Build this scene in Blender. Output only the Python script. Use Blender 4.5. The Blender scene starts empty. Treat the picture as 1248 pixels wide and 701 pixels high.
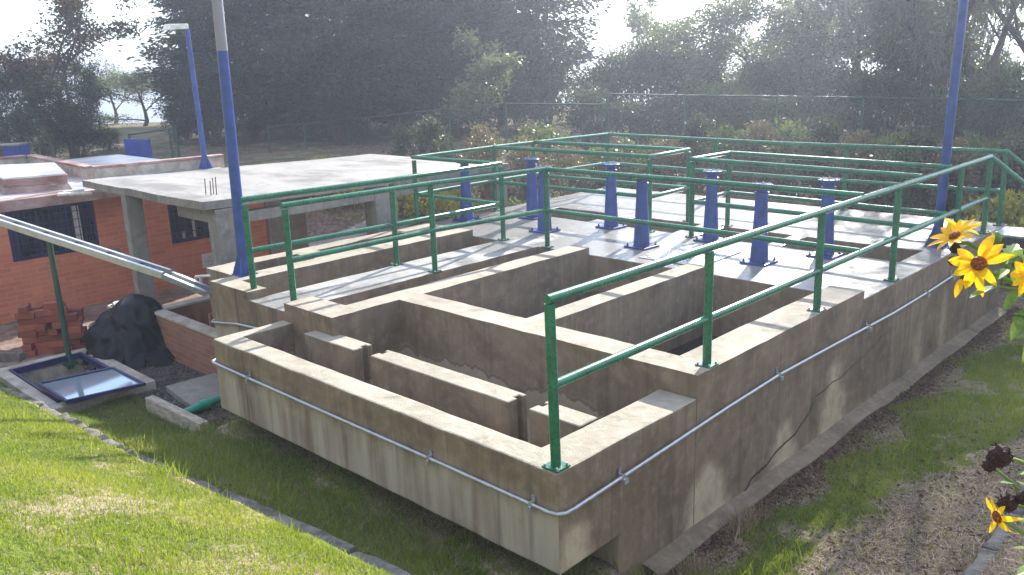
import bpy, bmesh, math, random
import numpy as np
from mathutils import Vector, Matrix, Quaternion, noise as mnoise
R_ = math.radians
rng = np.random.default_rng(7)
random.seed(7)
scene = bpy.context.scene
COL = scene.collection
PI = math.pi

# ------------------------------------------------------------------ camera
CAM = Vector((3.253, -3.6825, 2.5023))
RIGHT = Vector((0.72178446, 0.69131922, -0.03324043))
UP = Vector((-0.15271232, 0.20591777, 0.96657996))
FWD = Vector((-0.6750601, 0.69258617, -0.25420121))
FPX = 1055.37
def ray(u, v):
    return FWD + RIGHT * ((u - 624) / FPX) - UP * ((v - 350.5) / FPX)
def at(u, v, d=None, X=None, Y=None, Z=None):
    """a place in the world seen along a sight line, at a known depth or on a known plane"""
    r = ray(u, v)
    if d is None:
        if X is not None: d = (X - CAM.x) / r.x
        elif Y is not None: d = (Y - CAM.y) / r.y
        else: d = (Z - CAM.z) / r.z
    return CAM + r * d
cd = bpy.data.cameras.new('camera'); cam = bpy.data.objects.new('camera', cd); COL.objects.link(cam)
M = Matrix((RIGHT, UP, -FWD)).transposed().to_4x4(); M.translation = CAM
cam.matrix_world = M
cd.sensor_width = 36.0; cd.sensor_fit = 'HORIZONTAL'; cd.lens = 36.0 * FPX / 1248.0
cd.clip_start = 0.05; cd.clip_end = 20000
scene.camera = cam

# ------------------------------------------------------------------ light
SUN_TO = Vector((-0.53, 1.68, 1.0)).normalized()
EL = math.asin(SUN_TO.z); AZ = math.atan2(SUN_TO.x, SUN_TO.y)
sd = bpy.data.lights.new('sun', 'SUN'); sd.energy = 4.2; sd.angle = R_(0.53); sd.color = (1.0, 0.95, 0.86)
so = bpy.data.objects.new('sun', sd); COL.objects.link(so)
so.rotation_euler = (-SUN_TO).to_track_quat('-Z', 'Y').to_euler()
so.location = (0, 0, 30)
w = bpy.data.worlds.new('World'); scene.world = w; w.use_nodes = True
scene.view_settings.view_transform = 'Standard'
try: scene.view_settings.look = 'None'
except Exception: pass
scene.view_settings.gamma = 1.0
scene.view_settings.exposure = 1.52
scene.cycles.max_bounces = 7; scene.cycles.diffuse_bounces = 3; scene.cycles.glossy_bounces = 3
scene.cycles.transmission_bounces = 4; scene.cycles.transparent_max_bounces = 8; scene.cycles.volume_bounces = 0
scene.cycles.use_denoising = True
scene.cycles.caustics_reflective = False; scene.cycles.caustics_refractive = False

# ------------------------------------------------------------------ node helpers
class NT:
    def __init__(s, tree): s.t = tree; s.n = tree.nodes; s.l = tree.links
    def new(s, typ, **kw):
        n = s.n.new(typ)
        for k, v in kw.items(): setattr(n, k, v)
        return n
    def put(s, sock, val):
        if isinstance(val, bpy.types.NodeSocket): s.l.new(val, sock)
        else:
            if isinstance(val, (tuple, list)) and len(val) == 3 and sock.type == 'RGBA': val = (*val, 1)
            sock.default_value = val
    def math(s, op, a, b=None, c=None, clamp=False):
        n = s.new('ShaderNodeMath', operation=op, use_clamp=clamp)
        s.put(n.inputs[0], a)
        if b is not None: s.put(n.inputs[1], b)
        if c is not None: s.put(n.inputs[2], c)
        return n.outputs[0]
    def mix(s, f, a, b, blend='MIX'):
        n = s.new('ShaderNodeMix', data_type='RGBA', blend_type=blend)
        s.put(n.inputs[0], f); s.put(n.inputs[6], a); s.put(n.inputs[7], b)
        return n.outputs[2]
    def ramp(s, f, lo, hi, a=0.0, b=1.0):
        n = s.new('ShaderNodeMapRange', interpolation_type='SMOOTHSTEP')
        s.put(n.inputs[0], f); n.inputs[1].default_value = lo; n.inputs[2].default_value = hi
        n.inputs[3].default_value = a; n.inputs[4].default_value = b
        return n.outputs[0]
    def pos(s): return s.new('ShaderNodeNewGeometry').outputs['Position']
    def obj(s): return s.new('ShaderNodeTexCoord').outputs['Object']
    def xyz(s, v):
        n = s.new('ShaderNodeSeparateXYZ'); s.l.new(v, n.inputs[0]); return n.outputs
    def comb(s, x, y, z):
        n = s.new('ShaderNodeCombineXYZ')
        for i, q in enumerate((x, y, z)): s.put(n.inputs[i], q)
        return n.outputs[0]
    def scale(s, v, sc):
        n = s.new('ShaderNodeMapping'); s.l.new(v, n.inputs[0]); n.inputs[3].default_value = sc; return n.outputs[0]
    def noise(s, v, sc, det=4, rough=0.55, dist=0.0):
        n = s.new('ShaderNodeTexNoise'); s.l.new(v, n.inputs['Vector'])
        n.inputs['Scale'].default_value = sc; n.inputs['Detail'].default_value = det
        n.inputs['Roughness'].default_value = rough; n.inputs['Distortion'].default_value = dist
        return n.outputs[0]
    def voro(s, v, sc, feature='F1'):
        n = s.new('ShaderNodeTexVoronoi', feature=feature); s.l.new(v, n.inputs['Vector']); n.inputs['Scale'].default_value = sc
        return n
    def bump(s, h, st=0.3, d=0.01):
        n = s.new('ShaderNodeBump'); n.inputs['Strength'].default_value = st; n.inputs['Distance'].default_value = d
        s.l.new(h, n.inputs['Height']); return n.outputs[0]
    def attr(s, name): return s.new('ShaderNodeAttribute', attribute_name=name)
    def rnd(s): return s.new('ShaderNodeObjectInfo').outputs['Random']

MATS = {}
def mat(name):
    m = bpy.data.materials.new(name); m.use_nodes = True; MATS[name] = m
    nt = NT(m.node_tree); b = m.node_tree.nodes['Principled BSDF']
    return m, nt, b
def setb(nt, b, col=None, rough=None, metal=None, normal=None, spec=None):
    if col is not None: nt.put(b.inputs['Base Color'], col)
    if rough is not None: nt.put(b.inputs['Roughness'], rough)
    if metal is not None: nt.put(b.inputs['Metallic'], metal)
    if normal is not None: nt.put(b.inputs['Normal'], normal)
    if spec is not None: nt.put(b.inputs['Specular IOR Level'], spec)

# ------------------------------------------------------------------ world: sky with thin bright cloud
nt = NT(w.node_tree); bg = w.node_tree.nodes['Background']
sky = nt.new('ShaderNodeTexSky', sky_type='NISHITA'); sky.sun_disc = False
sky.sun_elevation = EL; sky.sun_rotation = AZ
sky.altitude = 1000; sky.air_density = 1.0; sky.dust_density = 0.6; sky.ozone_density = 2.0
tc = nt.new('ShaderNodeTexCoord').outputs['Generated']
X, Y, Z = nt.xyz(tc)
zz = nt.math('ADD', nt.math('MAXIMUM', Z, 0.0), 0.09)
cv = nt.comb(nt.math('DIVIDE', X, zz), nt.math('DIVIDE', Y, zz), 0.3)
cn = nt.noise(cv, 0.55, 7, 0.6, 0.4)
cm = nt.ramp(cn, 0.36, 0.66)
cm = nt.math('MULTIPLY', cm, nt.ramp(Z, 0.01, 0.10))
cloudy = nt.mix(nt.math('MULTIPLY', cm, 0.75), sky.outputs[0], (6.0, 6.05, 6.2))
nt.put(bg.inputs[0], cloudy); bg.inputs[1].default_value = 0.15

# ------------------------------------------------------------------ materials
def concrete(name, dark, mid, light, streak=0.5, rough=0.85, bump=0.35, top=False):
    m, nt, b = mat(name); p = nt.pos()
    n1 = nt.noise(p, 1.1, 6, 0.62); n2 = nt.noise(p, 9, 5, 0.6); n3 = nt.noise(p, 70, 3, 0.6)
    c = nt.mix(nt.ramp(n1, 0.32, 0.68), dark, mid)
    c = nt.mix(nt.math('MULTIPLY', nt.ramp(n2, 0.45, 0.75), 0.55), c, light)
    if streak:
        s1 = nt.noise(nt.scale(p, (7, 7, 0.35)), 1.0, 5, 0.65)
        s2 = nt.noise(nt.scale(p, (17, 17, 0.5)), 1.0, 4, 0.6)
        c = nt.mix(nt.math('MULTIPLY', nt.ramp(s1, 0.5, 0.7), streak), c, light)
        c = nt.mix(nt.math('MULTIPLY', nt.ramp(s2, 0.52, 0.7), streak * 0.9), c, tuple(x * 0.5 for x in dark))
    c = nt.mix(nt.math('MULTIPLY', nt.ramp(n3, 0.55, 0.8), 0.35), c, tuple(x * 0.55 for x in dark))
    vo = nt.voro(p, 23)
    pit = nt.ramp(vo.outputs['Distance'], 0.03, 0.09)
    h = nt.math('ADD', nt.math('MULTIPLY', n2, 0.6), nt.math('MULTIPLY', n3, 0.35))
    if not streak:
        d1 = nt.noise(p, 3.3, 7, 0.72, 0.6)
        c = nt.mix(nt.math('MULTIPLY', nt.ramp(d1, 0.54, 0.68), 0.5), c, tuple(x * 0.5 for x in dark))
        d2 = nt.noise(nt.scale(p, (30, 9, 9)), 1.0, 3, 0.6)
        c = nt.mix(nt.math('MULTIPLY', nt.ramp(d2, 0.62, 0.74), 0.4), c, tuple(x * 0.6 for x in dark))
    else:
        d1 = nt.noise(p, 2.0, 7, 0.7, 0.5)
        c = nt.mix(nt.math('MULTIPLY', nt.ramp(d1, 0.47, 0.68), 0.6), c, tuple(x * 0.55 for x in dark))
    h = nt.math('ADD', h, nt.math('MULTIPLY', pit, 0.25))
    setb(nt, b, c, rough, None, nt.bump(h, bump, 0.02), 0.3)
    return m, nt, b, c, p
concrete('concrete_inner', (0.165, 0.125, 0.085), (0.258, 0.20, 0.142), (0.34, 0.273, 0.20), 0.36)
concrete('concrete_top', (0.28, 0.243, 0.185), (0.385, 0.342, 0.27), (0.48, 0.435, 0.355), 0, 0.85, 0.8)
concrete('concrete_grey', (0.19, 0.175, 0.155), (0.28, 0.26, 0.23), (0.38, 0.355, 0.32), 0.35)
# outer faces: whitish runs below the conduit on the front, pale yellowish flame-shaped patches on the long side
m, nt, b, c, p = concrete('concrete_outer', (0.16, 0.114, 0.073), (0.25, 0.186, 0.124), (0.34, 0.262, 0.185), 0.42)
X, Y, Z = nt.xyz(p)
nx, ny, nz = nt.xyz(nt.new('ShaderNodeNewGeometry').outputs['Normal'])
front = nt.ramp(ny, -0.5, -0.9)
sn = nt.noise(nt.scale(p, (5.5, 5.5, 0.3)), 1.0, 6, 0.62, 0.3)
sn2 = nt.noise(nt.scale(p, (2.3, 2.3, 0.7)), 1.0, 3, 0.5)
zw = nt.math('ADD', Z, nt.math('MULTIPLY', nt.math('SUBTRACT', sn, 0.5), 0.55))
low = nt.math('MULTIPLY', nt.ramp(zw, -0.16, -0.36), nt.ramp(nt.math('ADD', sn, nt.math('MULTIPLY', sn2, 0.9)), 0.72, 1.12))
low = nt.math('MULTIPLY', low, front)
c2 = nt.mix(nt.math('MULTIPLY', low, 0.85), c, (0.44, 0.385, 0.30))
dk = nt.math('MULTIPLY', nt.ramp(nt.noise(nt.scale(p, (4.5, 4.5, 0.2)), 1.0, 5, 0.65, 0.3), 0.52, 0.72), front)
c2 = nt.mix(nt.math('MULTIPLY', dk, 0.75), c2, (0.075, 0.060, 0.046))
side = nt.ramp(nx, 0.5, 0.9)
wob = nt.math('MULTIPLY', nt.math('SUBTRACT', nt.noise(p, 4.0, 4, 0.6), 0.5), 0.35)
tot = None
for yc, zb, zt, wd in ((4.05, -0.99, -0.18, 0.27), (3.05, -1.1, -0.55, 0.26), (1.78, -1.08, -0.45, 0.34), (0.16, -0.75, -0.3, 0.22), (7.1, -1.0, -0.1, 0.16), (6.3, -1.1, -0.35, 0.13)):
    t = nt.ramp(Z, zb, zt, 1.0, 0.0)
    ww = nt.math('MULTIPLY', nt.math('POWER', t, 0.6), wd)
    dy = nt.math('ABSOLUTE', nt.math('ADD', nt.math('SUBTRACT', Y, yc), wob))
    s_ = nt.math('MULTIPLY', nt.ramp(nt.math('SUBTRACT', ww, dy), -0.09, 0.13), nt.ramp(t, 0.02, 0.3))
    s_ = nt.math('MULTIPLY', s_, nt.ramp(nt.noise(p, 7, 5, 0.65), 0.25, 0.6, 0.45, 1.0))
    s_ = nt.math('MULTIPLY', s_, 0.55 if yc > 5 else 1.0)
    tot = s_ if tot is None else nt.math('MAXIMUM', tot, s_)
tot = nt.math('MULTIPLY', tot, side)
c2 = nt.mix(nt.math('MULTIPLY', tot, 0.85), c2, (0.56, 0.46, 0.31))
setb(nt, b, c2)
# inner pool walls with tide-line
m, nt, b, c, p = concrete('concrete_pool', (0.15, 0.113, 0.076), (0.23, 0.18, 0.128), (0.31, 0.25, 0.186), 0.3)
X, Y, Z = nt.xyz(p)
tz = nt.math('ADD', Z, nt.math('MULTIPLY', nt.math('SUBTRACT', nt.noise(nt.scale(p, (2.2, 2.2, 0.4)), 1.0, 4, 0.65), 0.5), 0.5))
c2 = nt.mix(nt.math('MULTIPLY', nt.ramp(tz, -0.30, -0.33), 0.55), c, (0.40, 0.345, 0.265))
c2 = nt.mix(nt.math('MULTIPLY', nt.math('MULTIPLY', nt.ramp(tz, -0.31, -0.325), nt.ramp(tz, -0.365, -0.34)), 0.7), c2, (0.10, 0.075, 0.05))
setb(nt, b, c2)
# wet deck
m, nt, b, c, p = concrete('concrete_deck', (0.27, 0.255, 0.23), (0.375, 0.355, 0.325), (0.46, 0.44, 0.405), 0, 0.6, 0.2)
wn = nt.noise(p, 0.75, 5, 0.6); X, Y, Z = nt.xyz(p)
wet = nt.ramp(nt.math('ADD', wn, nt.math('MULTIPLY', nt.ramp(Y, 3.6, 6.2), 0.16)), 0.47, 0.56)
c2 = nt.mix(nt.math('MULTIPLY', wet, 0.5), c, (0.20, 0.19, 0.175))
sp_ = nt.ramp(nt.noise(p, 2.6, 6, 0.7), 0.56, 0.66)
c2 = nt.mix(nt.math('MULTIPLY', sp_, 0.45), c2, (0.16, 0.15, 0.135))
mud = nt.math('MULTIPLY', nt.ramp(nt.noise(p, 0.9, 6, 0.65, 0.4), 0.52, 0.62), nt.ramp(Y, 5.8, 7.6))
c2 = nt.mix(nt.math('MULTIPLY', mud, 0.7), c2, (0.15, 0.115, 0.085))
setb(nt, b, c2, nt.ramp(nt.math('ADD', wet, nt.math('MULTIPLY', nt.noise(p, 14, 4, 0.6), 0.35)), 0.2, 1.15, 0.50, 0.27), spec=0.9)
# canopy slab: light, blotchy
m, nt, b, c, p = concrete('concrete_slab', (0.25, 0.235, 0.215), (0.34, 0.322, 0.30), (0.43, 0.41, 0.385), 0, 0.7, 0.35)
wn = nt.noise(nt.scale(p, (0.5, 1.0, 1.0)), 1.0, 5, 0.62)
setb(nt, b, nt.mix(nt.math('MULTIPLY', nt.ramp(wn, 0.5, 0.62), 0.65), c, (0.13, 0.118, 0.105)), 0.6)

def paint(name, col, rough=0.32, chips=None, var=0.28, spec=0.5):
    m, nt, b = mat(name); p = nt.pos()
    n = nt.noise(p, 6, 5, 0.6); n2 = nt.noise(p, 40, 4, 0.6)
    c = nt.mix(nt.ramp(n, 0.3, 0.7), tuple(x * (1 - var) for x in col), tuple(min(1, x * (1 + var)) for x in col))
    if chips: c = nt.mix(nt.ramp(nt.math('ADD', nt.math('MULTIPLY', n2, 0.7), nt.math('MULTIPLY', n, 0.3)), 0.68, 0.72), c, chips)
    setb(nt, b, c, nt.ramp(n2, 0.3, 0.8, rough * 0.8, rough * 1.4), None, nt.bump(n2, 0.06, 0.004), spec)
    return m
paint('green_paint', (0.010, 0.128, 0.062), 0.30, (0.045, 0.19, 0.12))
paint('blue_paint', (0.022, 0.058, 0.235), 0.36, (0.06, 0.085, 0.28))
paint('blue_frame', (0.012, 0.016, 0.085), 0.45)
paint('blue_sheet', (0.02, 0.05, 0.30), 0.5)
paint('white_plastic', (0.68, 0.66, 0.60), 0.45)
paint('green_plastic', (0.03, 0.30, 0.20), 0.4)
paint('dark_green_paint', (0.02, 0.07, 0.045), 0.5)
paint('black_iron', (0.02, 0.02, 0.022), 0.5)
paint('window_steel', (0.018, 0.018, 0.07), 0.5)
paint('rust', (0.11, 0.055, 0.03), 0.8)
paint('hose_grey', (0.42, 0.40, 0.34), 0.6)
def steel(name, col, rough):
    m, nt, b = mat(name); p = nt.pos()
    n = nt.noise(p, 18, 5, 0.65); v = nt.voro(p, 60)
    c = nt.mix(nt.ramp(n, 0.3, 0.7), tuple(x * 0.8 for x in col), col)
    setb(nt, b, c, nt.ramp(n, 0.3, 0.7, rough * 0.8, rough * 1.3), 0.75, None)
    return m
steel('galvanised', (0.55, 0.57, 0.60), 0.42)
steel('galvanised_old', (0.40, 0.42, 0.45), 0.5)
steel('chequer_plate', (0.42, 0.45, 0.48), 0.3)
steel('grey_pole', (0.30, 0.29, 0.32), 0.55)
def brickmat(name, c1, c2, mort, sx, axis, bw=0.24, bh=0.075, rough=0.85, mix_dirt=0.35):
    m, nt, b = mat(name); p = nt.pos(); X, Y, Z = nt.xyz(p)
    v = nt.comb(Y if axis == 'Y' else X, Z, 0.0)
    t = nt.new('ShaderNodeTexBrick'); nt.l.new(v, t.inputs['Vector'])
    t.inputs['Color1'].default_value = (*c1, 1); t.inputs['Color2'].default_value = (*c2, 1); t.inputs['Mortar'].default_value = (*mort, 1)
    t.inputs['Scale'].default_value = 1.0; t.inputs['Brick Width'].default_value = bw; t.inputs['Row Height'].default_value = bh
    t.inputs['Mortar Size'].default_value = 0.006; t.inputs['Mortar Smooth'].default_value = 0.3
    n = nt.noise(p, 2.2, 5, 0.6); n2 = nt.noise(p, 25, 4, 0.6)
    c = nt.mix(nt.math('MULTIPLY', nt.ramp(n, 0.4, 0.75), mix_dirt), t.outputs[0], tuple(x * 0.7 for x in c2))
    c = nt.mix(nt.math('MULTIPLY', nt.ramp(n2, 0.5, 0.8), 0.25), c, mort)
    h = nt.math('ADD', nt.math('MULTIPLY', t.outputs['Fac'], -0.8), nt.math('MULTIPLY', n2, 0.4))
    setb(nt, b, c, rough, None, nt.bump(h, 0.5, 0.01), 0.25)
brickmat('brick_orange', (0.66, 0.225, 0.125), (0.53, 0.155, 0.092), (0.57, 0.31, 0.225), 1, 'Y')
brickmat('brick_brown', (0.33, 0.155, 0.10), (0.25, 0.115, 0.08), (0.27, 0.20, 0.155), 1, 'X', 0.22, 0.07)
m, nt, b = mat('clay_brick'); p = nt.obj(); r = nt.rnd()
n = nt.noise(nt.pos(), 14, 4, 0.6)
c = nt.mix(r, (0.19, 0.045, 0.03), (0.36, 0.10, 0.06))
setb(nt, b, nt.mix(nt.math('MULTIPLY', nt.ramp(n, 0.4, 0.75), 0.5), c, (0.13, 0.06, 0.045)), 0.9, None, nt.bump(nt.noise(nt.pos(), 60, 3), 0.4, 0.006))
m, nt, b = mat('black_plastic'); p = nt.pos()
setb(nt, b, (0.006, 0.006, 0.010), nt.ramp(nt.noise(p, 8, 4), 0.3, 0.7, 0.36, 0.5), None, nt.bump(nt.noise(p, 7, 3, 0.5), 0.35, 0.05), 0.22)
m, nt, b = mat('window_glass'); p = nt.pos()
setb(nt, b, nt.mix(nt.ramp(nt.noise(p, 3.0, 4, 0.6), 0.4, 0.7), (0.008, 0.009, 0.018), (0.035, 0.032, 0.05)), 0.12, None, None, 0.5)
m, nt, b = mat('skylight_glass'); p = nt.pos()
setb(nt, b, (0.42, 0.50, 0.58), 0.05, 0.55, None, 0.8)
m, nt, b = mat('dark_water'); p = nt.pos()
setb(nt, b, (0.012, 0.012, 0.013), 0.06, None, nt.bump(nt.noise(p, 12, 3), 0.05, 0.01), 0.5)
m, nt, b = mat('pale_plaque'); p = nt.pos()
setb(nt, b, nt.mix(nt.ramp(nt.noise(p, 20, 4), 0.3, 0.7), (0.58, 0.55, 0.56), (0.70, 0.68, 0.68)), 0.6)
m, nt, b = mat('painted_roof'); p = nt.pos()
setb(nt, b, nt.mix(nt.ramp(nt.noise(p, 1.2, 5), 0.4, 0.65), (0.30, 0.30, 0.31), (0.52, 0.52, 0.54)), 0.32, None, nt.bump(nt.noise(p, 20, 3), 0.15, 0.01), 0.5)
m, nt, b = mat('red_plaster'); p = nt.pos()
c = nt.mix(nt.ramp(nt.noise(p, 2.5, 6, 0.65), 0.35, 0.65), (0.20, 0.095, 0.08), (0.37, 0.25, 0.22))
setb(nt, b, nt.mix(nt.ramp(nt.noise(nt.scale(p, (1, 1, 4)), 3, 5, 0.7), 0.5, 0.7), c, (0.45, 0.37, 0.33)), 0.85, None, nt.bump(nt.noise(p, 25, 4), 0.4, 0.01))
m, nt, b = mat('rim_plaster'); p = nt.pos()
setb(nt, b, nt.mix(nt.ramp(nt.noise(p, 5, 6, 0.65), 0.35, 0.65), (0.30, 0.25, 0.20), (0.48, 0.43, 0.36)), 0.85, None, nt.bump(nt.noise(p, 40, 4), 0.4, 0.01))
m, nt, b = mat('brown_plaster'); p = nt.pos()
setb(nt, b, nt.mix(nt.ramp(nt.noise(p, 3, 6, 0.65), 0.35, 0.65), (0.13, 0.06, 0.035), (0.27, 0.135, 0.075)), 0.9, None, nt.bump(nt.noise(p, 30, 4), 0.4, 0.01))
m, nt, b = mat('kerb_stone'); p = nt.pos()
c = nt.mix(nt.ramp(nt.noise(p, 5, 6, 0.65), 0.35, 0.65), (0.10, 0.088, 0.075), (0.23, 0.21, 0.185))
setb(nt, b, c, 0.95, None, nt.bump(nt.noise(p, 22, 6, 0.65), 0.8, 0.03), 0.2)
m, nt, b = mat('plank_wood'); p = nt.pos()
setb(nt, b, nt.mix(nt.ramp(nt.noise(nt.scale(p, (2, 8, 8)), 4, 5), 0.35, 0.65), (0.28, 0.235, 0.18), (0.44, 0.39, 0.31)), 0.9)

def leafmat(name, c1, c2, trans=0.35, rough=0.55, tcol=None, spec=0.4):
    """leaf faces: colour varies leaf by leaf (attribute 'tint'), light passes through"""
    m, nt, b = mat(name)
    t = nt.attr('tint').outputs['Fac']
    c = nt.mix(t, c1, c2)
    setb(nt, b, c, rough, spec=spec)
    tr = nt.new('ShaderNodeBsdfTranslucent'); nt.put(tr.inputs[0], nt.mix(t, tcol[0], tcol[1]) if tcol else nt.mix(0.5, c, (0.18, 0.22, 0.03)))
    mx = nt.new('ShaderNodeMixShader'); mx.inputs[0].default_value = trans
    nt.l.new(b.outputs[0], mx.inputs[1]); nt.l.new(tr.outputs[0], mx.inputs[2])
    nt.l.new(mx.outputs[0], m.node_tree.nodes['Material Output'].inputs[0])
    return m
leafmat('leaf_conifer', (0.020, 0.026, 0.024), (0.052, 0.058, 0.046), 0.16, 0.5)
leafmat('leaf_broad', (0.050, 0.080, 0.035), (0.16, 0.20, 0.085), 0.42, 0.33)
leafmat('leaf_pale', (0.10, 0.12, 0.07), (0.26, 0.28, 0.17), 0.42, 0.36)
leafmat('leaf_eucalypt', (0.065, 0.08, 0.052), (0.19, 0.19, 0.12), 0.40, 0.33)
leafmat('leaf_dark', (0.022, 0.036, 0.022), (0.060, 0.075, 0.042), 0.22, 0.5)
leafmat('leaf_ruddy', (0.045, 0.045, 0.022), (0.22, 0.10, 0.055), 0.3, 0.5)
leafmat('leaf_bronze', (0.09, 0.085, 0.05), (0.36, 0.24, 0.15), 0.3, 0.45)
leafmat('leaf_yellow', (0.20, 0.22, 0.025), (0.55, 0.48, 0.04), 0.3, 0.5)
leafmat('leaf_fresh', (0.10, 0.18, 0.03), (0.22, 0.32, 0.05), 0.4, 0.45)
leafmat('grass_blade', (0.10, 0.155, 0.02), (0.30, 0.325, 0.055), 0.47, 0.5, ((0.20, 0.30, 0.02), (0.46, 0.50, 0.06)), 0.35)
leafmat('grass_straw', (0.29, 0.20, 0.145), (0.54, 0.42, 0.31), 0.25, 0.7, None, 0.3)
leafmat('dead_leaf', (0.055, 0.028, 0.022), (0.20, 0.11, 0.085), 0.1, 0.7)
leafmat('petal_yellow', (0.78, 0.40, 0.006), (0.90, 0.56, 0.015), 0.38, 0.5, ((0.85, 0.48, 0.01), (0.95, 0.62, 0.02)), 0.3)
leafmat('plant_green', (0.10, 0.19, 0.035), (0.22, 0.34, 0.08), 0.35, 0.5)
m, nt, b = mat('flower_disc'); p = nt.pos()
setb(nt, b, nt.mix(nt.ramp(nt.voro(p, 260).outputs['Distance'], 0.1, 0.6), (0.42, 0.13, 0.012), (0.16, 0.035, 0.008)), 0.8, None, nt.bump(nt.voro(p, 260).outputs['Distance'], 0.8, 0.004))
m, nt, b = mat('dead_head'); p = nt.pos()
setb(nt, b, nt.mix(nt.ramp(nt.voro(p, 200).outputs['Distance'], 0.1, 0.6), (0.06, 0.02, 0.014), (0.02, 0.009, 0.008)), 0.9, None, nt.bump(nt.voro(p, 200).outputs['Distance'], 0.8, 0.004))
m, nt, b = mat('bark'); p = nt.pos()
setb(nt, b, nt.mix(nt.noise(nt.scale(p, (5, 5, 0.8)), 2, 5, 0.65), (0.045, 0.032, 0.025), (0.17, 0.135, 0.105)), 0.95, None, nt.bump(nt.noise(nt.scale(p, (5, 5, 0.8)), 4, 4), 0.6, 0.03))
# chain-link: real wire net is modelled by a see-through net of thin wires
m, nt, b = mat('chain_link')
setb(nt, b, (0.05, 0.075, 0.075), 0.5, 0.3)
# ground
m, nt, b = mat('earth'); p = nt.pos()
za = nt.attr('zone'); sp = nt.new('ShaderNodeSeparateColor'); nt.l.new(za.outputs['Color'], sp.inputs[0])
n1 = nt.noise(p, 1.3, 5, 0.6); n2 = nt.noise(p, 11, 5, 0.65); n3 = nt.noise(p, 60, 4, 0.7)
soil = nt.mix(nt.ramp(n2, 0.35, 0.68), (0.095, 0.062, 0.046), (0.25, 0.18, 0.14))
straw = nt.mix(nt.ramp(n3, 0.35, 0.65), (0.24, 0.175, 0.125), (0.44, 0.35, 0.25))
green = nt.mix(nt.ramp(n3, 0.35, 0.65), (0.055, 0.085, 0.016), (0.16, 0.20, 0.035))
lawn = nt.mix(nt.ramp(nt.math('ADD', n1, nt.math('MULTIPLY', n2, 0.5)), 0.68, 0.86), green, straw)
c = nt.mix(sp.outputs[0], soil, lawn)
grav = nt.mix(nt.ramp(n3, 0.35, 0.65), (0.028, 0.026, 0.028), (0.13, 0.12, 0.115))
c = nt.mix(sp.outputs[1], c, grav)
pav = nt.mix(nt.ramp(nt.noise(p, 3.5, 5, 0.65), 0.35, 0.65), (0.20, 0.12, 0.09), (0.33, 0.24, 0.19))
c = nt.mix(sp.outputs[2], c, pav)
far = nt.mix(nt.ramp(nt.noise(p, 0.05, 5), 0.35, 0.65), (0.03, 0.045, 0.02), (0.07, 0.085, 0.035))
c = nt.mix(za.outputs['Alpha'], far, c)
setb(nt, b, c, 0.95, None, nt.bump(nt.math('ADD', n2, nt.math('MULTIPLY', n3, 0.6)), 0.8, 0.03), 0.2)
m, nt, b = mat('hill_forest'); p = nt.pos()
setb(nt, b, nt.mix(nt.ramp(nt.noise(p, 0.02, 6), 0.35, 0.65), (0.03, 0.045, 0.025), (0.08, 0.085, 0.045)), 0.95)

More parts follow.
